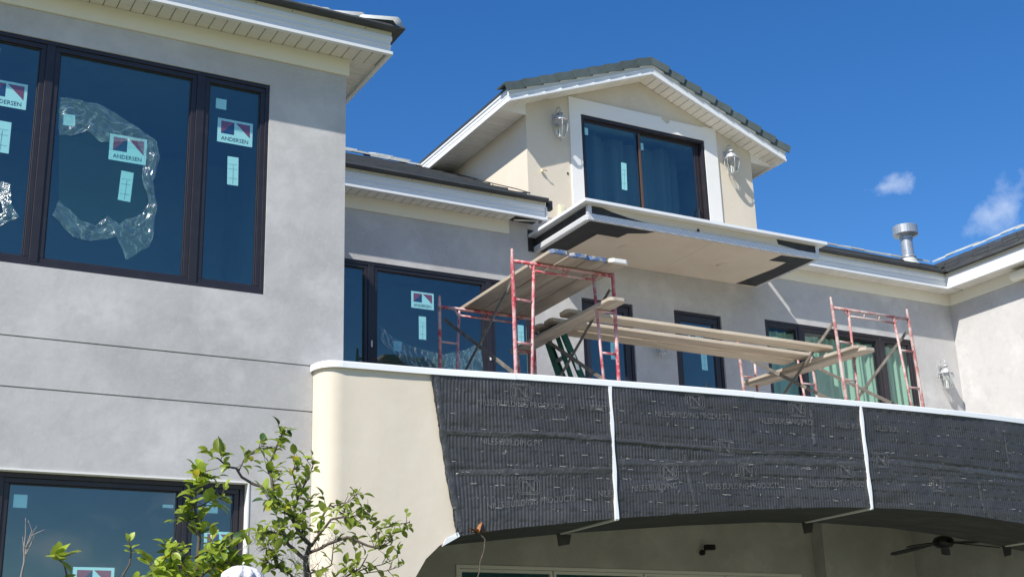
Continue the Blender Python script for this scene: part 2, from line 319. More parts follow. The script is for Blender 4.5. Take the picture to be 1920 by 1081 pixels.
# ------------------------------------------------------------------ windows and stickers
def sticker(parent, cx, cz, w, h, y, tilt=0.0):
    """printed card facing -Y: white card, red and navy folded-pane emblem, lettering underneath"""
    mb = MB(); ca, sa = math.cos(tilt), math.sin(tilt)
    def T(a, b, d=0): return (cx + (a*ca-b*sa), y-d, cz + (a*sa+b*ca))
    def pl(pts, d): mb.poly([T(a, b, d) for a, b in pts], (0, .0006, 0))
    mb.cur = 0; pl([(-w/2, -h/2), (w/2, -h/2), (w/2, h/2), (-w/2, h/2)], 0)
    t, b = h*.40, -h*.12; l, r = -w*.40, w*.42; mid = -w*.03
    mb.cur = 1; pl([(l, b), (mid, t), (l, t)], .0012); pl([(mid+w*.04, t), (r, b-.02*h), (r, t)], .0012)
    mb.cur = 2; pl([(l, b), (mid, b), (mid, t)], .0012)
    mb.cur = 3; v, f = TXT; k = w/.41
    mb.add([T(p[0]*k*.93, p[1]*k-h*.40, .0014) for p in v], f)
    return part('sticker', mb, [CARD, CRED, CNAVY, CBLK], parent)
def tag_label(parent, cx, cz, w, h, y, tilt=0.0):
    mb = MB(); ca, sa = math.cos(tilt), math.sin(tilt)
    def T(a, b, d=0): return (cx + a*ca-b*sa, y-d, cz + a*sa+b*ca)
    mb.poly([T(a, b) for a, b in ((-w/2, -h/2), (w/2, -h/2), (w/2, h/2), (-w/2, h/2))], (0, .0006, 0)); mb.cur = 1
    if h > 1.6*w:
        for q in (-.28, .05, .22): mb.poly([T(a, b, .001) for a, b in ((-w*.4, h*q), (w*.36, h*(q+.01)), (w*.36, h*(q+.025)), (-w*.4, h*(q+.015)))], (0, .0005, 0))
        mb.poly([T(a, b, .001) for a, b in ((-w*.02, -h*.45), (w*.03, -h*.45), (w*.06, h*.2), (w*.01, h*.2))], (0, .0005, 0))
    return part('sticker', mb, [CARD, CGRY], parent)
def window(parent, x0, x1, z0, z1, y, units, fw=.05, sash=.05, name='window', pane=None, label=None, depth=.07, glassback=.05):
    """bronze frame mesh with one pane per unit; units are (x from, x to) including their sash"""
    mb = MB(); mb.ring(x0, x1, z0, z1, fw, y, y+depth)
    es = [u for u in units]
    for i in range(len(es)-1): mb.box(es[i][1], es[i+1][0], y+.002, y+depth-.004, z0+fw, z1-fw)
    for (a, b) in es: mb.ring(a, b, z0+fw, z1-fw, sash, y+.014, y+depth-.012); mb.ring(a+sash, b-sash, z0+fw+sash, z1-fw-sash, .012, y+.03, y+depth-.016)
    w = part(name, mb, BRONZE, parent, bevel=.004, label=label)
    for (a, b) in es:
        part('pane', MB().box(a+sash-.004, b-sash+.004, y+glassback, y+glassback+.006, z0+fw+sash-.004, z1-fw-sash+.004), pane or PANE, w)
    return w
def room(parent, x0, x1, y0, y1, z0, z1):
    mb = MB()
    mb.quad((x0, y1, z0), (x1, y1, z0), (x1, y1, z1), (x0, y1, z1)); mb.quad((x0, y0, z0), (x0, y1, z0), (x0, y1, z1), (x0, y0, z1))
    mb.quad((x1, y0, z0), (x1, y1, z0), (x1, y1, z1), (x1, y0, z1)); mb.quad((x0, y0, z0), (x1, y0, z0), (x1, y1, z0), (x0, y1, z0)); mb.quad((x0, y0, z1), (x1, y0, z1), (x1, y1, z1), (x0, y1, z1))
    return part('room_interior', mb, ROOM, parent)

# eave pieces shared by all wings
ZF = 8.40                                                       # bottom of the fascias
FP = [(-.02, ZF), (.026, ZF), (.026, ZF+.036), (.007, ZF+.044), (.007, ZF+.098), (.014, ZF+.103), (.014, ZF+.112), (.006, ZF+.117), (.006, ZF+.166), (.020, ZF+.172), (.020, ZF+.222), (-.02, ZF+.222)]
DP = [(-.02, ZF+.2225), (.012, ZF+.2225), (.016, ZF+.272), (-.02, ZF+.272)]
UP = [(-.1, ZF+.2725), (.124, ZF+.2725), (.130, ZF+.284), (.126, ZF+.305), (-.1, ZF+.32)]
def eave(parent, path, side):
    part('fascia', MB().sweep(FP, path, side), FASC, parent, bevel=.003)
    d = part('drip_edge', MB().sweep(DP, path, side), DRIP, parent)
    part('roof_edge', MB().sweep(UP, path, side), SLATE, parent)
    mb = MB()
    for i in range(len(path)-1):
        a, b = Vector(path[i]), Vector(path[i+1]); t = (b-a).normalized(); nn = Vector((t.y, -t.x))*side; k = .2
        while k < (b-a).length:
            p = a+t*k+nn*.016; mb.tube([(p.x-nn.x*.01, p.y-nn.y*.01, ZF+.25), (p.x+nn.x*.004, p.y+nn.y*.004, ZF+.25)], .006, 6); k += .37+.08*random.random()
    part('nail', mb, DARK, d, kind='stuff')
PW = .1335
def panel_mesh(length, along, mat):
    """one soffit panel, rounded edges, centred; 'along' X means rows step along X and the panel runs in Y"""
    w = PW-.007; mb = MB(); pr = [(-w/2, .008), (-w/2, .001), (-w/2+.006, -.004), (w/2-.006, -.004), (w/2, .001), (w/2, .008)]
    if along == 'X': mb.poly([(a, -length/2, z) for a, z in pr], (0, length, 0))
    else: mb.poly([(-length/2, a, z) for a, z in pr], (length, 0, 0))
    return mb.mesh('soffit_panel', mat)
def tile_rows(mb, o, along, rise, length, rows, wid=.33, step=.33, slope=.5, skip=None, jit=.006, th=.03, start=0):
    """courses of flat tiles: o corner point at the eave, along unit plan vector, rise unit plan vector up the roof"""
    A = Vector((*along, 0)); B = Vector((*rise, 0)); O = Vector(o)
    for j in range(start, rows):
        n = int(length(j)/wid) if callable(length) else int(length/wid)
        for i in range(n):
            off = (wid*.5 if j % 2 else 0)
            c = O + A*(i*wid+off+.004) + B*(j*step) + Vector((0, 0, j*step*slope))
            if skip and skip(c): continue
            dz = random.uniform(0, jit); w = wid-.008; Lh = step*1.12
            a0 = c + Vector((0, 0, .012+dz)); e = B*Lh + Vector((0, 0, Lh*slope-.03))
            u = Vector((0, 0, th)); mb.add([a0, a0+A*w, a0+A*w+e, a0+e, a0+u, a0+A*w+u, a0+A*w+e+u, a0+e+u], [(0, 3, 2, 1), (4, 5, 6, 7), (0, 1, 5, 4), (1, 2, 6, 5), (3, 0, 4, 7)])

# ================================================================== GROUND
g = part('ground', MB().quad((-600, -600, 0), (900, -600, 0), (900, 900, 0), (-600, 900, 0)), GRASS); tag(g, 'flat lawn and sandy ground round the house', kind='structure')

# ================================================================== LEFT WING
YA, XA = 12.0, 4.76
OA = .36                                                        # eave overhang
wing = thing('house_wing', 'grey stucco two-storey wing at left with big black-framed window and boxed eave', 'house', (0, YA, 0))
UPW = (.99, 3.91, 5.636, 7.945); LOW = (.10, 3.81, 1.2, 3.75)
mb = MB(); mb.wall(-7, XA, 4.961, 8.60, YA, .25, [UPW])
mb.wall(-7, XA, 4.495, 4.949, YA, .25, []); mb.wall(-7, XA, 0, 4.483, YA, .25, [LOW])
mb.box(-7, XA-.002, YA+.02, YA+.2, 4.47, 4.97)                   # back of the two reveal grooves
mb.box(XA-.25, XA, YA+.2501, 15.6, 0, 8.60)
part('wall', mb, GREY, wing)
part('frieze', MB().box(-7, XA+.028, YA-.028, YA-.0005, 8.235, 8.432).box(XA+.0005, XA+.028, YA-.0004, 15.55, 8.235, 8.432), FRIEZE, wing, bevel=.004)
eave(wing, [(-7, YA-OA), (XA+OA, YA-OA), (XA+OA, 16.2)], 1)
pm = panel_mesh(OA-.01, 'X', VSOFF); x = XA+OA-.03-PW/2
while x > -.6:
    put('soffit_panel', pm, wing, (x, YA-OA/2-.004, 8.437)); x -= PW
pm2 = panel_mesh(OA-.01, 'Y', VSOFF); y = YA+.06
while y < 15.5:
    put('soffit_panel', pm2, wing, (XA+OA/2+.004, y, 8.437)); y += PW
part('soffit_dark_backing', MB().box(-7, XA+OA-.03, YA-OA+.02, 15.5, 8.449, 8.46), DARK, wing)
mb = MB(); z0 = ZF+.30; xr, yr = XA+OA+.03, YA-OA-.03; sl = .47
for (P) in ([(-7, yr, z0), (xr, yr, z0), (xr-4, yr+4, z0+4*sl), (-7, yr+4, z0+4*sl)], [(xr, yr, z0), (xr, 19, z0), (xr-4, 19, z0+4*sl), (xr-4, yr+4, z0+4*sl)]): mb.add(P, [(0, 1, 2, 3)])
roof = part('roof', mb, SLATE, wing)
# eave tiles and the hip caps at the corner
tm = MB().poly([(-.17, 0, 0), (.17, 0, 0), (.17, 0, .03), (-.17, 0, .026)], (0, .42, .19)).mesh('tile', TILEP)
for i in range(22): put('tile', tm, roof, (xr-.42-i*.345, yr-.03, z0+.012+random.uniform(0, .02)), (random.uniform(-.03, .03), random.uniform(-.03, .05), random.uniform(-.02, .02)))
mb = MB(); n = 9; vs = []
for k in range(2):
    for j in range(n+1):
        a = math.pi*j/n; r = .15-.02*k; vs.append((r*math.cos(a), k*.46, .03+r*.62*math.sin(a)))
mb.add(vs, [(j, j+1, n+2+j, n+1+j) for j in range(n)] + [tuple(range(n+1))]); hm = mb.mesh('hip_tile', TILEP, True)
d = Vector((-1, 1, sl))
for i in range(6):
    p = Vector((xr+.03, yr-.03, z0+.0)) + d*(.29*i); put('hip_tile', hm, roof, p, (math.atan2(sl, math.sqrt(2))*.92, 0, math.radians(45)))
# upper window
w = window(wing, *UPW, YA+.012, [(1.03, 1.672), (1.752, 3.148), (3.232, 3.872)], fw=.04, sash=.05, label='upper three-light window with emblem stickers and loose clear film')
for cx, cz, ww, hh in ((3.575, 7.365, .37, .265), (2.51, 6.975, .36, .275), (1.350, 7.33, .37, .265)): sticker(w, cx, cz, ww, hh, YA+.0705)
for cx, cz, ww, hh, t in ((3.417, 7.655, .11, .115, 0), (3.567, 6.935, .115, .31, .02), (2.512, 6.585, .12, .31, -.05), (1.935, 7.175, .115, .12, .05), (1.34, 6.885, .16, .32, 0), (1.2, 7.74, .11, .11, 0)): tag_label(w, cx, cz, ww, hh, YA+.0705, t)
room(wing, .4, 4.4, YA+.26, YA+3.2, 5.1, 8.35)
# lower window, set back in a cream-lined opening
part('window_liner', MB().ring(LOW[0]-.012, LOW[1]+.012, LOW[2]-.012, LOW[3]+.012, .014, YA-.010, YA+.13), TRIM, wing)
w = window(wing, LOW[0]+.003, LOW[1]-.003, LOW[2]+.003, LOW[3]-.003, YA+.085, [(.16, 1.60), (1.645, 3.225), (3.27, 3.757)], fw=.045, sash=.045, label='lower three-light window behind the citrus branches')
sticker(w, 2.47, 2.82, .36, .26, YA+.1435); sticker(w, 3.60, 3.185, .30, .24, YA+.1435)
for cx, cz, ww, hh in ((1.80, 3.505, .115, .115), (3.515, 3.53, .11, .11), (3.1, 3.52, .10, .03)): tag_label(w, cx, cz, ww, hh, YA+.1435)
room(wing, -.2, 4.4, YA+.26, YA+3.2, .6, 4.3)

# ================================================================== MAIN HOUSE (recessed middle)
YB, OB = 15.6, .34
house = thing('house', 'recessed grey stucco middle of the house with black-framed doors and windows', 'house', (11.2, YB, 0))
WL = (5.86, 9.12, 4.9, 7.51); WR = (13.40, 16.64, 4.9, 7.50); D1 = (9.942, 10.853, 4.63, 7.43); D2 = (11.613, 12.526, 4.63, 7.445); PD = (7.83, 13.6, .1, 3.44)
mb = MB(); mb.wall(XA-.1, 17.75, 0, 8.60, YB, .25, [WL, WR, D1, D2, PD]); part('wall', mb, GREY, house)
mb = MB(); mb.box(13.93, 15.80, YB-.25, YB-.001, 0, 4.35); part('wall', mb, GREY, house, label='projecting porch wall pier')
part('wall', MB().box(15.801, 16.3, 12.35, YB-.002, 0, 4.35), GREY, house, label='porch side wall in shade')
part('frieze', MB().box(XA-.1, 8.74, YB-.028, YB-.0005, 8.235, 8.436), FRIEZE, house, bevel=.004)
part('frieze', MB().box(13.34, 17.66, YB-.028, YB-.0005, 8.235, 8.436), FRIEZE, house, bevel=.004)
eave(house, [(XA-.2, YB-OB), (9.17, YB-OB)], 1)
eave(house, [(13.32, YB-OB), (17.27, YB-OB)], 1)
part('fascia_end_cap', MB().box(9.172, 9.192, YB-OB-.03, YB-OB+.2, ZF+.01, ZF+.2), FASC, house)
part('gutter_stub', MB().box(9.20, 9.27, YB-OB-.06, YB-OB+.03, ZF+.16, ZF+.30), PAPER, house, bevel=.006)
pm = panel_mesh(OB-.01, 'X', SOFF); x = 5.2
while x < 8.75: put('soffit_panel', pm, house, (x, YB-OB/2-.004, 8.441), (0, 0, random.uniform(-.012, .012))); x += PW
x = 13.40
while x < 17.6: put('soffit_panel', pm, house, (x, YB-OB/2-.004, 8.441)); x += PW
part('soffit_dark_backing', MB().box(XA, 9.15, YB-OB+.02, YB-.002, 8.454, 8.465).box(13.33, 17.66, YB-OB+.02, YB-.002, 8.454, 8.465), DARK, house)  # black sheet stands in for the shaded eave cavity where panels are missing
part('soffit_filler', MB().box(17.607, 17.651, YB-OB+.01, YB-.03, 8.437, 8.449), SOFF, house)
part('soffit_scrap', MB().poly([(8.78, YB-.10, 8.436), (9.13, YB-.20, 8.436), (9.13, YB-.16, 8.436), (8.80, YB-.06, 8.436)], (0, 0, .01)), TRIM, house)
part('paper_patch', MB().box(9.06, 9.36, YB-.008, YB-.001, 8.02, 8.36), PAPER, house)
mb = MB(); z0 = ZF+.30; ye = YB-OB-.03; sl = .515
mb.add([(XA-.2, ye, z0), (9.15, ye, z0), (9.15, 20, z0+(20-ye)*sl), (XA-.2, 20, z0+(20-ye)*sl)], [(0, 1, 2, 3)])
roof = part('roof', mb, SLATE, house)
roofr = part('roof', MB().add([(13.33, ye, z0), (17.30, ye, z0), (17.30+1.5, ye+1.5, z0+1.5*sl), (13.33, ye+1.5, z0+1.5*sl)], [(0, 1, 2, 3)]), SLATE, house)
mb = MB(); tile_rows(mb, (XA-.2, ye-.02, z0), (1, 0), (0, 1), 4.36, 11, slope=.525, wid=.33, step=.28, th=.024); part('roof_tiles', mb, SLATE, roof, kind='stuff')
mb = MB(); tile_rows(mb, (XA-.2, ye-.02, z0+.012), (1, 0), (0, 1), 4.1, 14, slope=.53, wid=.33, step=.28, start=11, jit=.03); part('roof_tiles', mb, TILEP, roof, kind='stuff')
mb = MB(); tile_rows(mb, (13.33, ye-.02, z0), (1, 0), (0, 1), lambda j: 3.95+j*.26, 5, slope=.52, wid=.33, step=.28, th=.022); part('roof_tiles', mb, SLATE, roofr, kind='stuff')
mb = MB(); tile_rows(mb, (13.33, ye-.02, z0+.012), (1, 0), (0, 1), lambda j: 3.95+j*.26, 6, slope=.54, wid=.33, step=.28, start=5, jit=.03); part('roof_tiles', mb, TILEP, roofr, kind='stuff')
# windows and doors
w = window(house, *WL, YB+.012, [(5.90, 6.545), (6.63, 8.35), (8.435, 9.08)], fw=.045, sash=.05, label='three-light window behind the left scaffold')
sticker(w, 7.38, 7.075, .345, .24, YB+.0705); tag_label(w, 7.375, 6.68, .11, .33, YB+.0705); tag_label(w, 7.0, 6.38, .12, .14, YB+.0705); tag_label(w, 8.93, 6.7, .10, .40, YB+.0705)
part('sash_lock', MB().box(6.585, 6.605, YB+.002, YB+.012, 6.31, 6.40).box(8.385, 8.405, YB+.002, YB+.012, 6.31, 6.40), TRIM, w)
w = window(house, *WR, YB+.012, [(13.44, 14.10), (14.19, 15.86), (15.95, 16.60)], fw=.045, sash=.05, pane=PANEG, label='three-light window with pale curtains behind the right scaffold')
tag_label(w, 13.66, 7.17, .11, .16, YB+.0705)
for D, st in ((D1, 0), (D2, 1)):
    x0, x1, z0_, z1_ = D
    mb = MB(); mb.ring(x0+.002, x1-.002, z0_+.002, z1_-.002, .045, YB+.03, YB+.10)
    mb.ring(x0+.05, x1-.05, z0_+.05, z1_-.05, .095, YB+.045, YB+.09); mb.ring(x0+.145, x1-.145, z0_+.145, z1_-.145, .014, YB+.06, YB+.085)
    d = part('door', mb, BRONZE, house, bevel=.004)
    part('pane', MB().box(x0+.14, x1-.14, YB+.07, YB+.076, z0_+.14, z1_-.14), PANE, d)
    part('handle', MB().tube([(x1-.09, YB+.04, 5.55), (x1-.09, YB-.01, 5.55), (x1-.2, YB-.012, 5.55)], .011).box(x1-.115, x1-.065, YB+.036, YB+.044, 5.45, 5.75), DARK, d)
    if st: sticker(d, 12.06, 7.09, .28, .2, YB+.079)
    tag_label(d, (x0+x1)/2+.12, 6.72, .11, .33, YB+.0785)
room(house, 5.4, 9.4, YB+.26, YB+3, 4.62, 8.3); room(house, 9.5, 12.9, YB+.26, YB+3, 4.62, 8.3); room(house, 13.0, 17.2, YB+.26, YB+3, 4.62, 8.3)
# porch glass doors under the balcony
mb = MB(); fx = [7.83, 9.27, 10.76, 12.2, 13.6]; mb.ring(7.79, 13.64, .06, 3.48, .045, YB-.02, YB+.06)
fr = part('porch_door', mb, TRIM, house)
for i in range(4):
    part('stile', MB().ring(fx[i]+.01, fx[i+1]-.01, .11, 3.43, .04, YB+.0, YB+.05), TRIM, fr); part('pane', MB().box(fx[i]+.05, fx[i+1]-.05, YB+.03, YB+.036, .15, 3.39), PANE, fr)
room(house, 7.4, 13.9, YB+.26, YB+3, .05, 3.9)

# ================================================================== DORMER
dorm = thing('dormer', 'cream gabled dormer with sliding glass door and white trim above the main roof', 'dormer', (11.25, YB, 8.4))
X0, X1, XC = 9.10, 13.42, 11.25
EX0, EX1 = 8.64, 13.86; YR = 15.26; ZE = 10.20; SD = .39        # eave edges, rake plane, eave fascia bottom, roof pitch
def rz(x): return ZE + SD*(min(x, 2*XC-x)-EX0)                   # underside of the rake at x
DO = (10.076, 12.451, 8.27, 10.43)
mb = MB(); mb.wall(X0, X1, 8.605, 10.37, YB-.004, .2, [(DO[0], DO[1], 8.605, 10.3699)])
mb = MB()
zt = rz(X0)+.03
# front wall as strips round the door opening, gable on top
def strip(a, b, zlo):
    mb.poly([(a, YB-.004, zlo), (b, YB-.004, zlo), (b, YB-.004, rz(b)+.03), (a, YB-.004, rz(a)+.03)], (0, .2, 0))
strip(X0, DO[0], 8.605); strip(DO[0], XC, DO[3]); strip(XC, DO[1], DO[3]); strip(DO[1], X1, 8.605)
mb.box(X0, X0+.2, YB+.197, 19.2, 8.9, 10.24); mb.box(X1-.2, X1, YB+.197, 19.2, 8.9, 10.24)
part('wall', mb, CREAM, dorm)
mb = MB(); ti = DO; ox0, ox1, oz1 = 9.866, 12.708, 10.683; yt = YB-.03
mb.box(ox0, ti[0], yt, YB-.0045, 8.29, oz1); mb.box(ti[1], ox1, yt, YB-.0045, 8.29, oz1); mb.box(ti[0], 11.62, yt, YB-.0045, ti[3], oz1)
mb.box(11.78, ti[1], yt, YB-.0045, ti[3], oz1-.02); mb.poly([(11.62, yt, ti[3]), (11.78, yt, ti[3]), (11.78, yt, oz1-.055), (11.72, yt, oz1-.10), (11.62, yt, oz1-.035)], (0, .0255, 0))
part('door_trim', mb, TRIM, dorm)
# sliding door
mb = MB(); mb.ring(DO[0]+.002, DO[1]-.002, DO[2]+.002, DO[3]-.002, .05, YB-.02, YB+.14)
mb.ring(DO[0]+.052, 11.22, DO[2]+.052, DO[3]-.052, .045, YB+.03, YB+.06); mb.ring(11.15, DO[1]-.11, DO[2]+.052, DO[3]-.052, .045, YB+.07, YB+.10); mb.box(DO[1]-.108, DO[1]-.06, YB+.06, YB+.12, DO[2]+.06, DO[3]-.06)
d = part('sliding_door', mb, BRONZE, dorm, bevel=.004)
part('meeting_stile', MB().box(11.165, 11.20, YB+.012, YB+.0298, DO[2]+.06, DO[3]-.11), mk('bronze_brown', (.10, .06, .045), .45), d)
part('handle', MB().tube([(12.30, YB+.06, 8.95), (12.28, YB+.02, 8.97), (12.28, YB+.02, 9.22), (12.30, YB+.06, 9.24)], .012), DARK, d)
part('pane', MB().box(DO[0]+.09, 11.18, YB+.045, YB+.051, DO[2]+.09, DO[3]-.09), PANE, d); part('pane', MB().box(11.19, DO[1]-.15, YB+.085, YB+.091, DO[2]+.09, DO[3]-.09), PANE, d)
tag_label(d, 10.21, 10.19, .075, .12, YB+.0535); tag_label(d, 11.28, 10.15, .07, .12, YB+.0935); tag_label(d, 10.88, 9.55, .10, .46, YB+.0535, -.03)
room(dorm, 9.4, 13.1, YB+.2, YB+2.6, 8.2, 10.6)
# rake and eave fascia boards, left and right
RP = [(-.02, 0), (.026, 0), (.026, .036), (.007, .044), (.007, .098), (.014, .103), (.014, .112), (.006, .117), (.006, .166), (.020, .172), (.020, .215), (-.02, .215)]
for s_ in (0, 1):
    mb = MB(); vs = []
    for x in ((EX0-.026, XC) if not s_ else (XC, EX1+.026)):
        vs += [(x, YR-o, rz(x)+z_) for o, z_ in RP]
    n = len(RP); mb.add(vs, [(k, (k+1) % n, n+(k+1) % n, n+k) for k in range(n)] + [tuple(range(n)), tuple(range(n, 2*n))[::-1]])
    part('rake_fascia', mb, FASC, dorm, bevel=.003)
    xe = EX0 if not s_ else EX1; sg = -1 if not s_ else 1
    mb = MB(); mb.sweep([(o, ZE+z_) for o, z_ in RP], [(xe, YR+.02), (xe, 18.6)], sg); part('eave_fascia', mb, FASC, dorm, bevel=.003)
    mb = MB(); mb.sweep([(-.1, ZE+.2155), (.03, ZE+.2155), (.035, ZE+.24), (-.1, ZE+.255)], [(xe, YR-.02), (xe, 18.6)], sg); part('roof_edge', mb, SLATE, dorm)
    xi = X0 if not s_ else X1
    sw = abs(xi-xe)-.012; pmE = panel_mesh(sw, 'Y', SOFF); y = YB+.07
    while y < 18.5: put('soffit_panel', pmE, dorm, ((xi+xe)/2, y, ZE+.035)); y += PW
    part('soffit_dark_backing', MB().box(min(xe, xi)+.003, max(xe, xi)-.003, YB-.002, 18.5, ZE+.046, ZE+.055), DARK, dorm)
    a, b = (EX0+.02, X0-.0005) if not s_ else (X1+.0005, EX1-.02)
    part('eave_return', MB().poly([(a, YB-.012, ZE+.022), (b, YB-.012, ZE+.022), (b, YB-.012, rz(b)+.028), (a, YB-.012, rz(a)+.028)], (0, .02, 0)), TRIM, dorm)
    pmR = panel_mesh(YB-YR-.04, 'X', SOFF); ang = math.atan(SD); k = PW/2
    Ls = (XC-EX0)/math.cos(ang)
    while k < Ls-.02:
        xx = EX0+k*math.cos(ang) if not s_ else EX1-k*math.cos(ang)
        put('soffit_panel', pmR, dorm, (xx, (YR+YB)/2+.01, rz(xx)+.026), (0, -ang if not s_ else ang, 0)); k += PW
    e0, e1 = (EX0, XC) if not s_ else (XC, EX1)
    part('soffit_dark_backing', MB().poly([(e0, YR+.01, rz(e0)+.04), (e1, YR+.01, rz(e1)+.04), (e1, YR+.01, rz(e1)+.05), (e0, YR+.01, rz(e0)+.05)], (0, YB-YR+.15, 0)), DARK, dorm)
    # roof slope
    mb = MB(); h = .225; xo = EX0-.03 if not s_ else EX1+.03
    mb.poly([(xo, YR-.02, rz(xo)+h), (XC, YR-.02, rz(XC)+h), (XC, YR-.02, rz(XC)+h+.03), (xo, YR-.02, rz(xo)+h+.03)], (0, 4.3, 0)); roof = part('roof', mb, SLATE, dorm)
    # rake tiles: each an L-shaped cap lapping the one below it
    nT = 9; Lt = (XC-EX0+.08)/math.cos(ang)/nT
    tb = MB(); e = .05
    yw = .034; tb.poly([(0, 0, -.034), (Lt+e, yw, -.044), (Lt+e, yw, .082), (0, 0, .096)], (0, .022, 0)); tb.poly([(0, .0222, .074), (Lt+e, yw+.0222, .060), (Lt+e, yw+.0222, .082), (0, .0222, .096)], (0, .24, 0))
    tmesh = tb.mesh('rake_tile', TILE)
    for i in range(nT):
        xx = EX0-.08+i*Lt*math.cos(ang) if not s_ else EX1+.08-i*Lt*math.cos(ang)
        o = put('rake_tile', tmesh, roof, (xx, YR-.066-random.uniform(0, .006), rz(xx)+h-.02+random.uniform(-.004, .004)), (0, -ang+random.uniform(-.006, .006), 0))
        if s_: o.rotation_euler = (0, ang, 0); o.scale = (-1, 1, 1)

# ================================================================== RIGHT WING
XW, OW = 17.68, .40
wr = thing('house_wing', 'sunlit pale stucco wing at right meeting the middle wall in an inner corner', 'house', (20, 14, 0))
mb = MB(); mb.box(XW, XW+.25, 12.0, YB-.001, 0, 8.60).box(XW+.25, 26, 12.0, 12.25, 0, 8.60); part('wall', mb, GREY, wr)
part('frieze', MB().box(XW-.028, XW-.0005, 12.0, YB-.029, 8.235, 8.436), FRIEZE, wr, bevel=.004)
eave(wr, [(XW-OW, YB-OB), (XW-OW, 11.6), (26, 11.6)], -1)
pm = panel_mesh(OW-.01, 'Y', SOFF); y = YB-OB-.08
while y > 11.8: put('soffit_panel', pm, wr, (XW-OW/2-.004, y, 8.441)); y -= PW
part('soffit_dark_backing', MB().box(XW-OW+.02, XW-.001, 11.65, YB-OB, 8.454, 8.465), DARK, wr)
mb = MB(); z0 = ZF+.30; xe = XW-OW-.03
mb.add([(xe, 11.57, z0), (xe, YB-OB-.03, z0), (xe+1.5, YB-OB-.03+1.5, z0+.8), (xe+1.5, 13.07, z0+.8), (26, 11.57, z0), (26, 13.07, z0+.8), (26, YB+1.1, z0+.8)], [(0, 1, 2, 3), (0, 3, 5, 4), (3, 2, 6, 5)]); roof = part('roof', mb, SLATE, wr)
mb = MB(); tile_rows(mb, (xe-.02, 11.6, z0), (0, 1), (1, 0), lambda j: 3.7+j*.26, 7, slope=.56, wid=.33, step=.20, th=.024, skip=lambda c: c.y < 11.6+(c.x-xe)); part('roof_tiles', mb, SLATE, roof, kind='stuff')
mb = MB(); tile_rows(mb, (xe-.02, 11.6, z0+.012), (0, 1), (1, 0), lambda j: 3.7+j*.22, 8, slope=.58, wid=.33, step=.20, start=7, jit=.03, skip=lambda c: c.y < 11.6+(c.x-xe)); part('roof_tiles', mb, TILEP, roof, kind='stuff')

# ================================================================== CURVED BALCONY
CP = [(4.96, 11.70), (5.53, 11.655), (6.5, 11.52), (7.56, 11.40), (9.14, 11.26), (10.89, 11.14), (12.3, 11.09), (13.7, 11.13), (15.3, 11.29), (17, 11.55), (18.5, 11.85)]
def yc(x):
    P = CP; i = 0
    while i < len(P)-2 and x > P[i+1][0]: i += 1
    p0, p1, p2, p3 = P[max(i-1, 0)], P[i], P[i+1], P[min(i+2, len(P)-1)]
    h = p2[0]-p1[0]; t = (x-p1[0])/h; m1 = (p2[1]-p0[1])/(p2[0]-p0[0]); m2 = (p3[1]-p1[1])/(p3[0]-p1[0])
    return (2*t**3-3*t*t+1)*p1[1]+(t**3-2*t*t+t)*h*m1+(-2*t**3+3*t*t)*p2[1]+(t**3-t*t)*h*m2
ARC = [(5.24, 1.2), (5.26, 2.1), (5.31, 2.62), (5.39, 2.87), (5.50, 3.05), (5.64, 3.18), (5.79, 3.265), (6.3, 3.35), (7.55, 3.49), (9.2, 3.63), (10.3, 3.70), (11.25, 3.72)]
def za(x):
    x = min(x, 22.5-x)
    for i in range(len(ARC)-1):
        if x <= ARC[i+1][0]:
            a, b = ARC[i], ARC[i+1]; return a[1]+(b[1]-a[1])*max(0, (x-a[0])/(b[0]-a[0]))
    return ARC[-1][1]
def nrm(x): d = (yc(x+.01)-yc(x-.01))/.02; return Vector((d, -1, 0)).normalized()
ZC = 4.90
balc = thing('balcony', 'long curved balcony over an arched porch, half cream stucco and half black lath', 'balcony', (11.2, 11.5, 0))
corner = []
for k in range(40):                                             # rounded left end: quarter of a super-ellipse, then easing into the bow
    a = math.pi/2*k/39; corner.append((4.44+.24*(1-math.cos(a)**.8), 11.995-.272*math.sin(a)**.75))
corner += [(4.75, 11.719), (4.85, 11.712)]
xs = [4.96+.09*i for i in range(int((18.5-4.96)/.09)+1)]
xs = sorted(set([round(q, 4) for q in xs] + [a[0] for a in ARC if a[0] > 4.96]))
plan = corner + [(x, yc(x)) for x in xs]
mb = MB(); TH = .20
for i in range(len(plan)-1):
    (xa, ya), (xb, yb) = plan[i], plan[i+1]
    la, lb = (za(xa) if xa >= 5.24 else 0), (za(xb) if xb > 5.24 else 0)
    if 5.24 <= xa and xb <= 17.26: pass
    if xa >= 17.25: la = lb = 0
    mb.quad((xa, ya, la), (xb, yb, lb), (xb, yb, ZC), (xa, ya, ZC))
part('wall', mb, CREAM, balc, smooth=True, label='cream stucco parapet face with rounded left end')
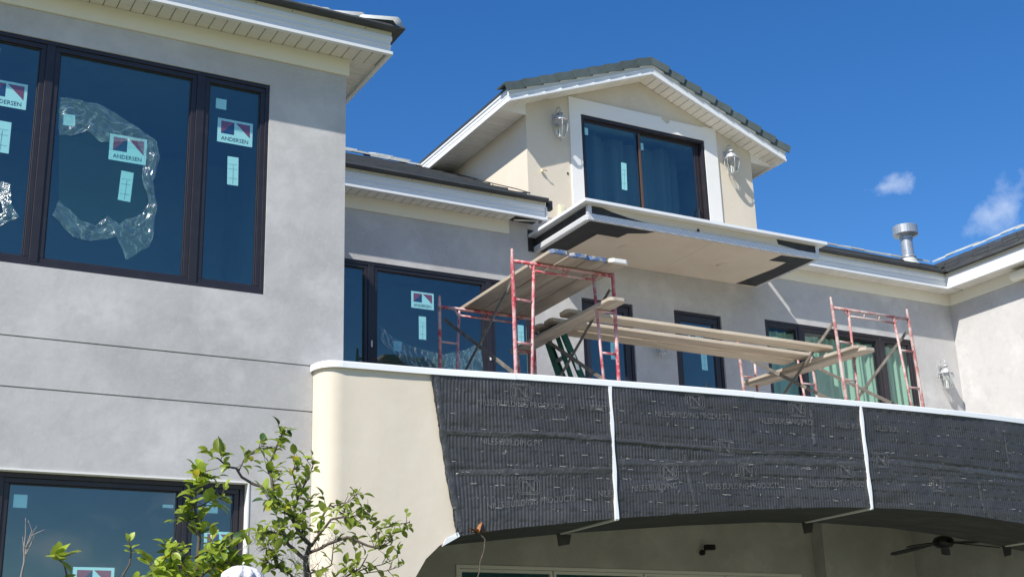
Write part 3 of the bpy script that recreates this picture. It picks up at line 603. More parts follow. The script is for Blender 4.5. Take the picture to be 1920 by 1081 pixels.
# vaulted underside and inner face
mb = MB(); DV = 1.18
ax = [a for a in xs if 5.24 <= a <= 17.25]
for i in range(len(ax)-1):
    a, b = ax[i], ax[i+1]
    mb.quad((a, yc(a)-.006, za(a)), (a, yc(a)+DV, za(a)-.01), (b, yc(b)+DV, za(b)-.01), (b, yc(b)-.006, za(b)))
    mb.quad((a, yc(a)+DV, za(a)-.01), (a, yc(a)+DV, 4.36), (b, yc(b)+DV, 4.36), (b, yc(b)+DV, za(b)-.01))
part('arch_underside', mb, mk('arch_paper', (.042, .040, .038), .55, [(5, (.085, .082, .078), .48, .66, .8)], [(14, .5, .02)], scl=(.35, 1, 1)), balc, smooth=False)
mb = MB(); bx = [p for p in plan if p[0] > 4.5]
for i in range(len(bx)-1):
    (xa, ya), (xb, yb) = bx[i], bx[i+1]
    mb.quad((xa, ya+TH, 4.62), (xb, yb+TH, 4.62), (xb, yb+TH, ZC), (xa, ya+TH, ZC)); mb.quad((xa, ya+.01, 4.615), (xb, yb+.01, 4.615), (xb, YB-.003, 4.62), (xa, YB-.003, 4.62)); mb.quad((xa, ya+.2, 4.36), (xb, yb+.2, 4.36), (xb, YB-.003, 4.36), (xa, YB-.003, 4.36))
part('floor', mb, FLOORB, balc)
# metal coping in lengths
cpl = corner[::3] + [(x, yc(x)) for x in xs]
jn = [4.40, 6.48, 9.38, 12.21, 15.1, 18.5]; prof = [(-.22, ZC+.002), (.018, ZC+.002), (.024, ZC-.012), (.036, ZC-.010), (.034, ZC+.045), (.030, ZC+.056), (-.22, ZC+.060)]
for i in range(len(jn)-1):
    a, b = jn[i], jn[i+1]
    P = [p for p in cpl if a < p[0] < b] if i == 0 else [(a, yc(a))] + [p for p in cpl if a+.02 < p[0] < b-.02]
    P = P + [(b-.003, yc(b-.003))]
    if i == 0: P = [(4.44, 11.994)] + [p for p in P if p[1] < 11.97]
    part('coping', MB().sweep([(o, z_+(.003 if i % 2 else 0)) for o, z_ in prof], P, 1), COAT, balc)
# black ribbed lath in three bays
def lath_left(z): return 5.56+(4.89-z)/(4.89-3.3)*.22
def surf(x, z, seed):
    """how far the lath stands off the wall at (x, z), without its ribs; second value: on a lapped seam"""
    sea = 4.30+.02*math.sin(x*1.3)+.015*noise.noise((x*3, 0, seed)); se2 = 3.98+.07*(x-7)/4+.02*noise.noise((x*3, 5, seed))
    o = .014 + (.005 if z > sea else 0) + (.004 if z > se2 else 0); flat = abs(z-sea) < .012 or abs(z-se2) < .010
    if flat: o += .003
    return o + .016*noise.noise((x*1.1, z*2.3, seed+9)) + .008*noise.noise((x*3, z*7, seed+2)) + .004*abs(noise.noise((x*1.5, z*22, seed+3))), flat
def lath(x0, x1, first=False, seed=0):
    nx = int((x1-x0)/.0095); nzr = 104; V = []; F = []; pitch = .037
    for i in range(nx+1):
        xb = x0+(x1-x0)*i/nx
        for j in range(nzr+1):
            t = j/nzr; x = xb; z = za(xb)+(ZC-.003-za(xb))*t
            if first:
                s_ = (xb-x0)/(x1-x0); le = lath_left(z)+.010*noise.noise((z*6, 3, 1))+.004*noise.noise((z*25, 7, 1)); x = le+(x1-le)*s_; z = za(x)+(ZC-.003-za(x))*t
            n = nrm(x); ph = x/pitch*2*math.pi + 6.5*noise.noise((x*.8, z*1.2, seed))+1.3*noise.noise((x*2.6, z*2.4, seed+6))
            am = .0044*(.55+.8*abs(noise.noise((x*1.7, z*3.1, seed+4)))+.2)
            r = am*math.cos(ph)
            row = (z % .118)/.118
            if row < .13 and math.sin(x*42+int(z/.118)*2.1) > -.1: r = -.0055
            o, flat = surf(x, z, seed)
            if flat: r *= .2
            V.append((x+n.x*(o+r), yc(x)+n.y*(o+r), z))
    q = nzr+1
    for i in range(nx):
        for j in range(nzr): F.append((i*q+j, (i+1)*q+j, (i+1)*q+j+1, i*q+j+1))
    m_ = MB(); m_.v = V; m_.f = F; m_.mi = [0]*len(F); me = m_.mesh('lath_panel', LATH, True, fix=False); return put('lath_panel', me, balc)
lp = [lath(5.56, 7.535, True, 1), lath(7.575, 10.85, False, 2), lath(10.89, 14.9, False, 3)]
DUST = mk('dusty_film_tape', (.050, .050, .051), .36, [(12, (.085, .084, .082), .48, .70, .8), (60, (.26, .25, .23), .62, .72, .7)], [(30, .7, .012), (90, .5, .004)])
def lap(bay, pts, w, seed):
    """crumpled lap of film stuck along a seam: pts are (x, z) along the face"""
    n_ = 70; V = []; F = []; P = []
    for k in range(n_+1):
        t = k/n_*(len(pts)-1); i = min(int(t), len(pts)-2); f_ = t-i; P.append((pts[i][0]*(1-f_)+pts[i+1][0]*f_, pts[i][1]*(1-f_)+pts[i+1][1]*f_))
    for k, (x, z) in enumerate(P):
        q = P[min(k+1, n_)]; p_ = P[max(k-1, 0)]; dx, dz = q[0]-p_[0], q[1]-p_[1]; l_ = math.hypot(dx, dz); nx_, nz_ = -dz/l_, dx/l_
        ww = w*(.7+.6*abs(noise.noise((k*.13, seed, 2))))
        for j in range(6):
            e = (j/5-.5)*ww; xx, zz = x+nx_*e, max(z+nz_*e, za(x)+.004); N_ = nrm(xx); d_ = surf(xx, zz, bay+1)[0]+.0065+.0035*noise.noise((xx*26, zz*26, seed))-(0 if 0 < j < 5 else .006)
            V.append((xx+N_.x*d_, yc(xx)+N_.y*d_, zz))
    for k in range(n_):
        for j in range(5): F.append((k*6+j, (k+1)*6+j, (k+1)*6+j+1, k*6+j+1))
    return part('lap_strip', MB().add(V, F), DUST, lp[bay], smooth=True)
lap(0, [(5.63, 4.88), (5.66, 4.5), (5.72, 4.1), (5.78, 3.7), (5.86, 3.31)], .075, 1); lap(0, [(5.72, 4.30), (6.4, 4.31), (7.0, 4.33), (7.53, 4.32)], .075, 2); lap(0, [(5.84, 3.90), (6.5, 3.93), (7.52, 3.99)], .085, 3)
lap(1, [(7.59, 4.31), (8.4, 4.29), (9.2, 4.27), (10.0, 4.30), (10.84, 4.31)], .07, 4); lap(1, [(7.59, 4.08), (8.45, 4.10), (9.3, 4.17), (10.1, 4.20), (10.84, 4.19)], .10, 5); lap(1, [(8.44, 4.2), (8.46, 4.0), (8.52, 3.6)], .07, 6); lap(1, [(10.15, 4.8), (10.16, 4.4)], .07, 7)
lap(2, [(10.9, 4.27), (11.8, 4.24), (12.6, 4.22), (13.9, 4.18)], .08, 8); lap(2, [(12.62, 4.1), (12.66, 3.72)], .07, 9); lap(2, [(13.2, 4.7), (13.22, 4.3)], .05, 10)
def onlath(x, z, d, bay=None):
    n = nrm(x)
    if bay is not None: d = surf(x, z, bay+1)[0]+.0100+(d-.0315)
    return (x+n.x*d, yc(x)+n.y*d, z)
# printing on the lath: wrapped on to the curved face
LT = text_mesh('NILES BUILDING PRODUCTS', .1, -.0012)
LTW = max(v[0] for v in LT[0])-min(v[0] for v in LT[0])
def lettering(bay, x0, z0_, x1, z1_, full=.96, cap=.064, cut=None):
    v, f = LT; k = full/LTW; kz = cap/.07; mb = MB(); xm = x0+full/2; sl_ = (z1_-z0_)/(x1-x0)
    lim = (x1-x0)
    keep = [fc for fc in f if max(v[i][0] for i in fc)*k+full/2 <= lim+.01]
    mb.add([onlath(xm+p[0]*k, z0_+sl_*(p[0]*k+full/2)+p[1]*kz, .0315, bay) for p in v], keep); return part('lettering', mb, PRINT, lp[bay], kind='stuff')
for a in ((0, 6.05, 4.60, 7.02, 4.60), (0, 6.08, 4.20, 6.75, 4.20), (0, 6.13, 3.54, 7.09, 3.66), (0, 7.32, 4.61, 7.53, 4.61), (0, 7.36, 3.70, 7.53, 3.72), (1, 8.08, 4.59, 9.1, 4.62), (1, 9.42, 4.60, 10.15, 4.62), (1, 10.5, 4.62, 10.83, 4.62),
          (1, 7.75, 3.77, 8.32, 3.83), (1, 8.66, 3.83, 9.7, 3.89), (1, 10.03, 3.92, 10.8, 3.95), (2, 11.05, 4.62, 11.4, 4.62)): lettering(*a)
def logo(bay, cx, cz, r=.105):
    mb = MB(); k = .0317
    def bar(pts, w=.007, close=False):
        P = pts + ([pts[0]] if close else [])
        for (a, b), (c, d_) in zip(P[:-1], P[1:]):
            dx, dz = c-a, d_-b; l_ = math.hypot(dx, dz); nx_, nz_ = -dz/l_*w/2, dx/l_*w/2
            mb.add([onlath(cx+a+nx_, cz+b+nz_, k, bay), onlath(cx+c+nx_, cz+d_+nz_, k, bay), onlath(cx+c-nx_, cz+d_-nz_, k, bay), onlath(cx+a-nx_, cz+b-nz_, k, bay)], [(0, 1, 2, 3)])
    for s_ in (1, .82):
        w, h, c = r*1.12*s_, r*.80*s_, r*.28
        bar([(-w+c, -h), (w-c, -h), (w, -h+c), (w, h-c), (w-c, h), (-w+c, h), (-w, h-c), (-w, -h+c)], .0045, True)
    bar([(-r*.5, -r*.5), (-r*.5, r*.5), (r*.45, -r*.5), (r*.45, r*.5)], .005); bar([(-r*.62, -r*.5), (-r*.62, r*.5)], .006); bar([(-r*.3, r*.5), (r*.6, -r*.5), (r*.6, r*.5)], .006)
    return part('emblem', mb, PRINT, lp[bay])
for a in ((0, 6.53, 4.76), (0, 6.58, 3.79), (1, 8.6, 4.80), (1, 9.95, 4.80), (1, 8.93, 4.30), (1, 8.21, 4.01), (1, 9.21, 4.05), (1, 10.55, 4.13), (2, 11.08, 4.27), (2, 11.92, 4.03)): logo(*a)
rs = random.Random(3)
for bay, (a, b), n in ((0, (5.75, 7.5), 90), (1, (7.62, 10.8), 150), (2, (10.95, 14), 130)):
    mb = MB()
    for _ in range(n):
        x = rs.uniform(a, b); rows = [4.76, 4.62, 4.50, 4.36, 4.27, 4.12, 4.0, 3.9, 3.78, 3.66, 3.55]; z = rs.choice(rows)+rs.uniform(-.012, .012)
        if z < za(x)+.04: continue
        l_ = rs.uniform(.015, .075) if rs.random() < .6 else .012; w = rs.uniform(.003, .006); t = rs.uniform(-.1, .1); v_ = rs.random() < .18
        p = [(0, 0), (l_, t*l_), (l_, t*l_+w), (0, w)] if not v_ else [(0, 0), (w, 0), (w+.01, l_*.5), (.01, l_*.5)]
        mb.add([onlath(x+q, z+r_, .0325, bay) for q, r_ in p], [(0, 1, 2, 3)])
    part('staples', mb, STAPLE, lp[bay], kind='stuff')
# white control-joint strips running down the face and back along the underside
for x in (7.555, 10.87, 14.35):
    w = .020; mb = MB(); n = nrm(x); pts = []
    for j in range(15):
        z = za(x)-.012+(ZC-za(x))*j/14; q = w*(.75+.25*math.sin(j*1.3+x))
        pts.append((onlath(x-q, z, .042), onlath(x+q, z, .042), onlath(x+q, z, .01), onlath(x-q, z, .01)))
    for a, b in zip(pts[:-1], pts[1:]):
        for k in range(4): mb.add([a[k], a[(k+1) % 4], b[(k+1) % 4], b[k]], [(0, 1, 2, 3)])
    mb.add(list(pts[0]), [(0, 1, 2, 3)])
    st = part('control_joint', mb, COAT, balc)
    part('underside_joint', MB().box(x-w, x+w, yc(x)-.03, yc(x)+1.10, za(x)-.022, za(x)-.002), COAT, balc)
    part('paper_flap', MB().poly([(x-.05, yc(x)+1.12, za(x)-.012), (x+.16, yc(x)+1.15, za(x)-.012), (x+.13, yc(x)+1.15, za(x)-.12), (x-.03, yc(x)+1.12, za(x)-.15)], (0, .006, 0)), PAPER, balc)
mb = MB(); mb.poly([onlath(5.66, 3.17, .02), onlath(5.70, 3.25, .03), onlath(5.82, 3.31, .035), onlath(5.84, 3.27, .035)], (0, .01, 0)); part('paper_flap', mb, COAT, balc)

# ================================================================== UPPER BALCONY SLAB
slab = thing('balcony_slab', 'unfinished flat balcony slab below the dormer door with perforated metal edging', 'balcony', (11.25, 14.8, 8.0))
SX0, SX1, SY, SZ0, SZ1 = 9.165, 13.30, 14.10, 8.02, 8.235
part('slab', MB().box(SX0+.012, SX1-.012, SY+.012, YB-.001, SZ0+.006, SZ1), CREAM, slab)
part('soffit_sheet', MB().box(SX0+.03, 11.338, SY+.03, YB-.002, SZ0, SZ0+.0055), BOARD, slab); part('soffit_sheet', MB().box(11.343, SX1-.03, SY+.03, YB-.002, SZ0, SZ0+.0055), BOARD, slab)
CPF = [(-.10, SZ1+.002), (.012, SZ1+.002), (.020, SZ1-.012), (.030, SZ1-.010), (.028, SZ1+.038), (-.10, SZ1+.045)]
part('coping', MB().sweep(CPF, [(SX0, YB-.003), (SX0, SY), (SX1, SY), (SX1, YB-.003)], -1), COAT, slab)
mb = MB(); mb.sweep([(-.002, SZ0-.006), (.006, SZ0-.006), (.006, SZ0+.085), (-.002, SZ0+.085)], [(SX0, YB-.003), (SX0, SY), (SX1, SY), (SX1, YB-.003)], -1)
mb.box(SX0-.0055, SX0+.055, SY-.0055, SY+.002, SZ0+.0855, SZ1-.013); mb.box(SX1-.06, SX1+.0055, SY-.0055, SY+.002, SZ0+.0855, SZ1-.013); mb.box(SX0-.0055, SX0+.002, SY+.0025, SY+.05, SZ0+.0855, SZ1-.013)
mb.box(SX0+.008, SX1-.008, SY+.002, SY+.045, SZ0-.006, SZ0-.0005); mb.box(SX0+.0065, SX0+.05, SY+.0455, YB-.005, SZ0-.006, SZ0-.0005); mb.box(SX1-.05, SX1-.0065, SY+.0455, YB-.005, SZ0-.006, SZ0-.0005)
part('corner_lath', mb, PERF, slab)
mb = MB()
for k in range(3): mb.box(SX0-.012, SX0-.006, SY+.05, YB-.004, SZ0+.008+k*.026, SZ0+.024+k*.026)
part('casing_bead', mb, COAT, slab)
def pol(pts, y): return [(a, y, b) for a, b in pts]
part('paper_patch', MB().poly(pol([(9.22, 8.105), (10.20, 8.105), (9.85, 8.14), (9.55, 8.185), (9.40, 8.222), (9.22, 8.222)], SY+.006), (0, .005, 0)), PAPER, slab)
part('paper_patch', MB().poly(pol([(12.52, 8.15), (12.9, 8.115), (13.24, 8.105), (13.24, 8.222), (12.50, 8.222)], SY+.006), (0, .005, 0)), PAPER, slab)
part('paper_patch', MB().box(SX0+.002, SX0+.0115, SY+.052, YB-.003, SZ0+.086, SZ1-.012), PAPER, slab)
def under(pts): return MB().poly([(a, b, SZ0-.005) for a, b in pts], (0, 0, .0045))
part('paper_patch', under([(9.225, 14.15), (10.30, 14.15), (10.22, 14.25), (9.98, 14.36), (9.95, 14.56), (9.60, 14.56), (9.56, 15.55), (9.225, 15.55)]), PAPER, slab)
part('paper_patch', under([(12.64, 14.20), (13.24, 14.15), (13.24, 15.55), (12.86, 15.57), (12.95, 14.75), (12.93, 14.42), (12.62, 14.46)]), PAPER, slab)
for x, y in ((10.29, 14.88), (12.12, 14.93)): part('recessed_light', MB().lathe([(.11, -.008), (.115, -.004), (.115, -.0005)], (x, y, SZ0), 24).lathe([(.085, -.012), (.085, -.0085)], (x, y, SZ0), 24), BOARD, slab)
part('conduit_stub', MB().box(11.02, 11.05, SY-.012, SY+.005, 8.12, 8.155), DARK, slab)

# ================================================================== SCAFFOLDS
ZFL = 4.62
def scaffold(label, x, W, fy, ry, zt, mat, nmid, group, lean=0.0, fl=.0, inner=(.28, .30)):
    sc = thing('scaffold', label, 'scaffold', (x+W/2, (fy+ry)/2, ZFL), group)
    for y in (fy, ry):
        def q(px, z): return (px + (zt-z)*lean, y, z)
        def tb(p, r): return MB().tube(p, r, 10)
        fr = part('top_rail', tb([q(x, zt), q(x+W, zt)], .0215), mat, sc, smooth=True)
        for px, s_ in ((x, 1), (x+W, -1)):
            part('post', tb([q(px, ZFL), q(px, zt+.05)], .0225).tube([q(px, zt+.05), q(px, zt+.14)], .0175, 10).tube([q(px, zt+.14), q(px, zt+.147)], .013, 10).tube([q(px, ZFL), q(px, ZFL+.008)], .05, 10), mat, sc, smooth=False)
            a, b = px+s_*inner[0], px+s_*(inner[0]-.085)
            part('ladder_leg', tb([q(a, zt-.02), q(b-s_*.02, ZFL)], .0175).tube([q(a-s_*.075, zt-.012), q(a-s_*.03, zt-.06), q(a, zt-.12)], .012, 8), mat, sc, smooth=True)
            for dz, k in ((.46, .27), (.97, .225), (1.42, .2)):
                part('rung', tb([q(px, zt-dz), q(px+s_*k, zt-dz-.004)], .0145), mat, sc, smooth=True)
            pins = MB()
            for dz in (.17, .98): pins.tube([q(px-s_*.0, zt-dz), (q(px, zt-dz)[0]+s_*.0, y+.055, zt-dz)], .007, 6)
            part('brace_pin', pins, STEEL, sc)
        part('header_rail', tb([q(x+inner[0], zt-.085), q(x+W-inner[0], zt-.085)], .0145), mat, sc, smooth=True)
        for k in range(nmid):
            xx = x+inner[0]+(W-2*inner[0])*(k+1)/(nmid+1); part('header_strut', tb([q(xx, zt-.085), q(xx, zt)], .013), mat, sc, smooth=True)
    for px in (x, x+W):
        s_ = .036 if px == x else -.036
        def brace(z0_, z1_, off):
            A, B = Vector((px+s_+(zt-z0_)*lean+off, fy+.03, z0_)), Vector((px+s_+(zt-z1_)*lean+off, ry-.03, z1_)); t = (B-A); h = Vector((0, -.024*t.z, .024*t.y))/t.length
            o = Vector((.005, 0, 0)); part('cross_brace', MB().add([A-h-o, A+h-o, A+h+o, A-h+o, B-h-o, B+h-o, B+h+o, B-h+o], [(0, 1, 2, 3), (7, 6, 5, 4), (0, 4, 5, 1), (1, 5, 6, 2), (2, 6, 7, 3), (3, 7, 4, 0)]), STEEL, sc, bevel=.003)
        brace(zt-.17, zt-.17-1.19, 0); brace(zt-.17-1.19, zt-.17, s_*.45)
    return sc
scaffold('bright red steel scaffold with blue-ended planks on top, near the slab', 6.97, 1.375, 12.37, 14.30, 6.545, RED, 1, 'scaffolds on the balcony')
scaffold('faded paint-splashed scaffold with bare top rail in front of the curtained window', 11.83, 1.375, 12.40, 14.40, 6.585, RED2, 2, 'scaffolds on the balcony', lean=.055)

def plank(label, a, b, w, t, mat, ends=None, rollside=None, group=None):
    """plank with clipped corners from a to b (centres of its underside)"""
    A, B = Vector(a), Vector(b); d = (B-A); L_ = d.length; d.normalize(); s_ = d.cross(Vector((0, 0, 1))).normalized(); u = s_.cross(d)
    c = .045; warp = random.uniform(-.006, .006); out_ = [(0, -w/2+c), (c*.8, -w/2), (L_*.5, -w/2+warp), (L_-c*.8, -w/2), (L_, -w/2+c), (L_, w/2-c), (L_-c*.8, w/2), (L_*.5, w/2+warp), (c*.8, w/2), (0, w/2-c)]
    mb = MB(); mb.poly([A+d*p+s_*q for p, q in out_], u*t)
    o = part('scaffold_plank', mb, mat, bevel=.004); tag(o, label, 'plank', group)
    if ends:
        P = [(-.0015, -w/2+c-.002), (c*.75, -w/2-.0015), (.05, -w/2-.0015), (.05, w/2+.0015), (c*.75, w/2+.0015), (-.0015, w/2-c+.002)]
        part('painted_end', MB().poly([A+d*p+s_*q-u*.0012 for p, q in P], u*(t+.0024)), ends, o)
    return o
GT = 'planks on top of the left scaffold'; xs_ = [7.405, 7.665, 7.925, 8.19]
for i, (x, e, nm) in enumerate(zip(xs_, (0, .02, .03, -.01), ('leftmost blue-ended plank on top of the red scaffold', 'second blue-ended plank from the left on top of the red scaffold', 'third blue-ended plank from the left on top of the red scaffold', 'rightmost plank on top of the red scaffold, end rubbed pale'))):
    plank(nm, (x-.02*(i == 0), 11.98+e, 6.569), (x+.04, 14.46, 6.569), .252, .042, WOOD, BLUE if i < 3 else TRIM, group=GT)
plank('single plank sloping across the lower rungs of the red scaffold', (8.16, 12.0, 6.103), (8.20, 14.52, 6.103), .235, .042, WOOD)
GL = 'long planks bridging the two scaffolds'
plank('nearest long bridging plank, edge splashed with blue and white', (8.06, 13.10, 6.235), (12.06, 12.78, 6.105), .245, .045, WOODX, group=GL)
plank('middle long bridging plank resting on the green ladder', (8.14, 13.62, 6.275), (12.0, 13.16, 6.095), .25, .045, WOODX, group=GL)
plank('farthest and lowest long bridging plank beside the wall', (8.13, 13.90, 6.275), (11.95, 13.44, 6.09), .25, .045, WOODX, group=GL)
GC = 'cross planks on the right scaffold'
plank('lower of two stacked cross planks on the faded scaffold', (12.02, 12.0, 5.915), (12.12, 14.55, 6.015), .22, .042, WOOD, group=GC)
plank('upper of two stacked cross planks on the faded scaffold', (11.97, 12.08, 5.958), (12.09, 14.58, 6.058), .22, .042, WOOD, group=GC)

# green stepladder under the plank ends
lad = thing('stepladder', 'green fibreglass stepladder standing under the long plank ends', 'ladder', (8.7, 13.8, ZFL))
def chan(mb, A, B, w, dp, t=.006):
    A, B = Vector(A), Vector(B); d = (B-A).normalized(); y_ = Vector((0, 1, 0)); n = d.cross(y_).normalized()
    for (a0, a1, b0, b1) in ((-w/2, w/2, 0, t), (-w/2, -w/2+t, t, dp), (w/2-t, w/2, t, dp)):
        mb.add([p+n*a+y_*b for p in (A, B) for a, b in ((a0, b0), (a1, b0), (a1, b1), (a0, b1))], [(0, 1, 2, 3), (7, 6, 5, 4), (0, 4, 5, 1), (1, 5, 6, 2), (2, 6, 7, 3), (3, 7, 4, 0)])
    return mb
for y, dy, dp in ((13.62, -.04, .03), (14.02, .04, -.03)): part('side_rail', chan(MB(), (8.36, y, 6.24), (9.06, y+dy, ZFL), .085, dp), GREENF, lad)
for y in (13.68, 13.95): part('rear_rail', chan(MB(), (8.31, y, 6.22), (8.86, y, ZFL), .055, .025), GREENF, lad)
for k in range(5):
    f_ = (k+1)/5.2; x = 8.36+.70*f_; z = 6.24-1.62*f_; part('step', MB().box(x-.045, x+.045, 13.63, 14.01, z-.03, z-.006).box(x-.045, x-.040, 13.63, 14.01, z-.06, z-.03), ALU, lad)
part('top_cap', MB().box(8.25, 8.45, 13.58, 14.06, 6.235, 6.268), DARK, lad, bevel=.008)
part('rating_label', MB().poly([(8.545, 13.598, 5.70), (8.59, 13.598, 5.71), (8.52, 13.602, 5.93), (8.475, 13.602, 5.92)], (0, .001, 0)), CARD, lad)

# ================================================================== WALL LANTERNS
def lantern(label):
    t = thing('wall_lantern', label, 'lantern', (0, 0, 0), 'wall lanterns')          # origin on the wall behind the cage centre
    part('back_plate', MB().box(-.055, .055, -.014, 0, .0, .20).box(-.042, .042, -.02, -.0145, .015, .185), LAMPM, t, bevel=.004)
    pts = [(0, -.01, .10), (0, -.035, .16)]
    for k in range(11):
        a = math.pi*(1.02-k/10*1.22); pts.append((0, -.095+.065*math.cos(a)*-1*-1, .215+.068*math.sin(a)))
    part('arm', MB().tube(pts, .009, 8), LAMPM, t, smooth=True)
    c = (0, -.145, 0)
    part('cap', MB().lathe([(.004, .205), (.008, .19), (.022, .180), (.05, .165), (.052, .155), (.022, .140), (.018, .132), (.034, .118), (.078, .098), (.088, .062), (.118, .040), (.122, .028), (.112, .02)], c, 12), LAMPM, t, smooth=False)
    pr = [(.112, .02), (.120, -.04), (.116, -.09), (.100, -.15), (.074, -.21), (.058, -.235)]
    mb = MB()
    for k in range(6):
        a = math.pi*k/3+.25; mb.tube([(c[0]+r*math.cos(a), c[1]+r*math.sin(a), z) for r, z in pr], .0052, 6)
    cg = part('cage', mb, LAMPM, t, smooth=True)
    part('cage_ring', MB().lathe([(.060, -.232), (.066, -.238), (.058, -.250), (.02, -.262), (.014, -.282), (.018, -.292), (.004, -.305)], c, 12), LAMPM, t, smooth=False)
    mb = MB(); n = 6; vs = []
    for r, z in pr: vs += [(c[0]+(r-.004)*math.cos(math.pi*k/3+.25), c[1]+(r-.004)*math.sin(math.pi*k/3+.25), z) for k in range(n)]
    mb.add(vs, [(i*n+k, i*n+(k+1) % n, (i+1)*n+(k+1) % n, (i+1)*n+k) for i in range(len(pr)-1) for k in range(n)]); part('glass', mb, CLEAR, t)
    part('candle', MB().tube([(-.02, -.145, -.235), (-.02, -.145, -.10)], .011, 8).tube([(.022, -.135, -.235), (.022, -.135, -.11)], .011, 8), CANDLE, t)
    return t
def place(t, p): t.location = p; WO[t] = Vector(p)
l0 = lantern('wall lantern left of the dormer door, its top in the gable shade'); place(l0, (9.62, YB-.004, 10.125))
for lab, p in (('wall lantern right of the dormer door with long slanting shadow', (12.895, YB-.004, 10.115)), ('wall lantern between the two doors, half hidden by the long planks', (11.235, YB, 6.90)), ('wall lantern near the inner corner with the right wing', (17.19, YB, 6.90))):
    c = copy_tree(l0); place(c, p); c['label'] = lab

# ================================================================== ROOF AND WALL FITTINGS
v = thing('vent_pipe', 'galvanised round vent pipe with drum cap on the main roof', 'vent pipe', (17.72, 16.3, 9.2)); c = (17.62, 16.35, 0)
part('flashing', MB().lathe([(.20, 9.10), (.19, 9.24), (.13, 9.34), (.125, 9.37)], c, 24), TILEP, v, smooth=True)
part('pipe', MB().lathe([(.108, 9.2), (.108, 9.74), (.122, 9.742), (.122, 9.80)], c, 24), VENT, v, smooth=False)
part('storm_collar', MB().lathe([(.132, 9.365), (.140, 9.385), (.112, 9.42)], c, 24), VENT, v, smooth=True)
part('cap', MB().lathe([(.13, 9.785), (.225, 9.825), (.228, 9.83), (.228, 9.985), (.222, 9.992), (.10, 10.0)], c, 28), VENT, v, smooth=False)
jb = thing('junction_box', 'small cream electrical box on the dormer wall above the slab', 'electrical box', (9.65, YB, 8.7))
part('box', MB().box(9.595, 9.70, YB-.055, YB-.0045, 8.61, 8.83), PLAST, jb, bevel=.008); part('cover', MB().box(9.61, 9.685, YB-.068, YB-.0555, 8.635, 8.80), PLAST, jb, bevel=.006)
ws = thing('wire_stub', 'short bare wire stub poking from the dormer wall', 'wire', (9.34, YB, 9.34)); part('wire', MB().tube([(9.34, YB, 9.34), (9.335, YB-.05, 9.345), (9.35, YB-.075, 9.33), (9.39, YB-.08, 9.325)], .008, 6), RUST, ws); part('collar', MB().lathe([(.022, -.01), (.022, .02), (.012, .03)], (9.335, YB-.03, 9.33), 10), PLAST, ws)
part('hole_plug', MB().box(9.79, 9.815, YB-.012, YB-.0045, 9.365, 9.40), DARK, dorm)
part('wall_scar', MB().box(11.05, 11.13, YB-.008, YB-.0045, 10.90, 10.91).box(11.05, 11.057, YB-.008, YB-.0045, 10.911, 10.985), TRIM, dorm)
cb = part('roof_cable', MB().tube([(9.03, 18.1, 10.235), (9.04, 17.4, 9.885), (9.05, 16.6, 9.47), (9.06, 15.9, 9.12), (9.10, 15.55, 8.93)], .008, 6).tube([(9.045, 16.6, 9.47), (9.045, 16.6, 9.38)], .006, 6).tube([(9.08, 15.7, 9.01), (9.08, 15.7, 8.92)], .006, 6), WIRE, smooth=True); tag(cb, 'thin dark cable running up the roof beside the dormer wall', 'cable')
fl = thing('floodlight', 'pale round-ended security light under the right wing eave', 'floodlight', (17.6, 13.9, 8.3))
part('body', MB().tube([(17.56, 14.10, 8.30), (17.55, 13.70, 8.30)], .085, 16), FRIEZE, fl, smooth=False, bevel=.02); part('mount', MB().box(17.60, 17.6515, 13.80, 14.0, 8.24, 8.40), DARK, fl)
vc = thing('security_camera', 'small black security camera on the porch back wall', 'camera', (11.84, YB, 3.8))
part('mount', MB().tube([(11.80, YB, 3.75), (11.80, YB-.05, 3.75)], .04, 14), DARK, vc); part('arm', MB().tube([(11.80, YB-.05, 3.75), (11.81, YB-.09, 3.79), (11.84, YB-.11, 3.82)], .014, 8), DARK, vc); part('body', MB().tube([(11.82, YB-.06, 3.82), (11.90, YB-.20, 3.81)], .042, 14), DARK, vc, bevel=.006)
fan = thing('ceiling_fan', 'dark five-blade ceiling fan hanging under the balcony porch', 'fan', (14.55, 13.6, 3.72)); fc = Vector((14.55, 13.55, 3.74))
part('down_rod', MB().tube([fc+Vector((0, 0, .05)), (fc.x, fc.y, 4.36)], .016, 10), DARK, fan); part('motor', MB().lathe([(.05, .09), (.12, .07), (.15, .02), (.15, -.03), (.10, -.07), (.04, -.085)], fc, 20), DARK, fan, smooth=True)
for k in range(5):
    a = math.radians(186+72*k); d = Vector((math.cos(a), math.sin(a), -.13)); s_ = Vector((-math.sin(a), math.cos(a), .18)); mb = MB()
    mb.poly([fc+d*r+s_*w for r, w in ((.12, -.03), (.25, -.045), (.45, -.07), (.76, -.065), (.80, 0), (.76, .06), (.45, .055), (.25, .035), (.12, .03))], (0, 0, .012)); part('blade', mb, DARK, fan)

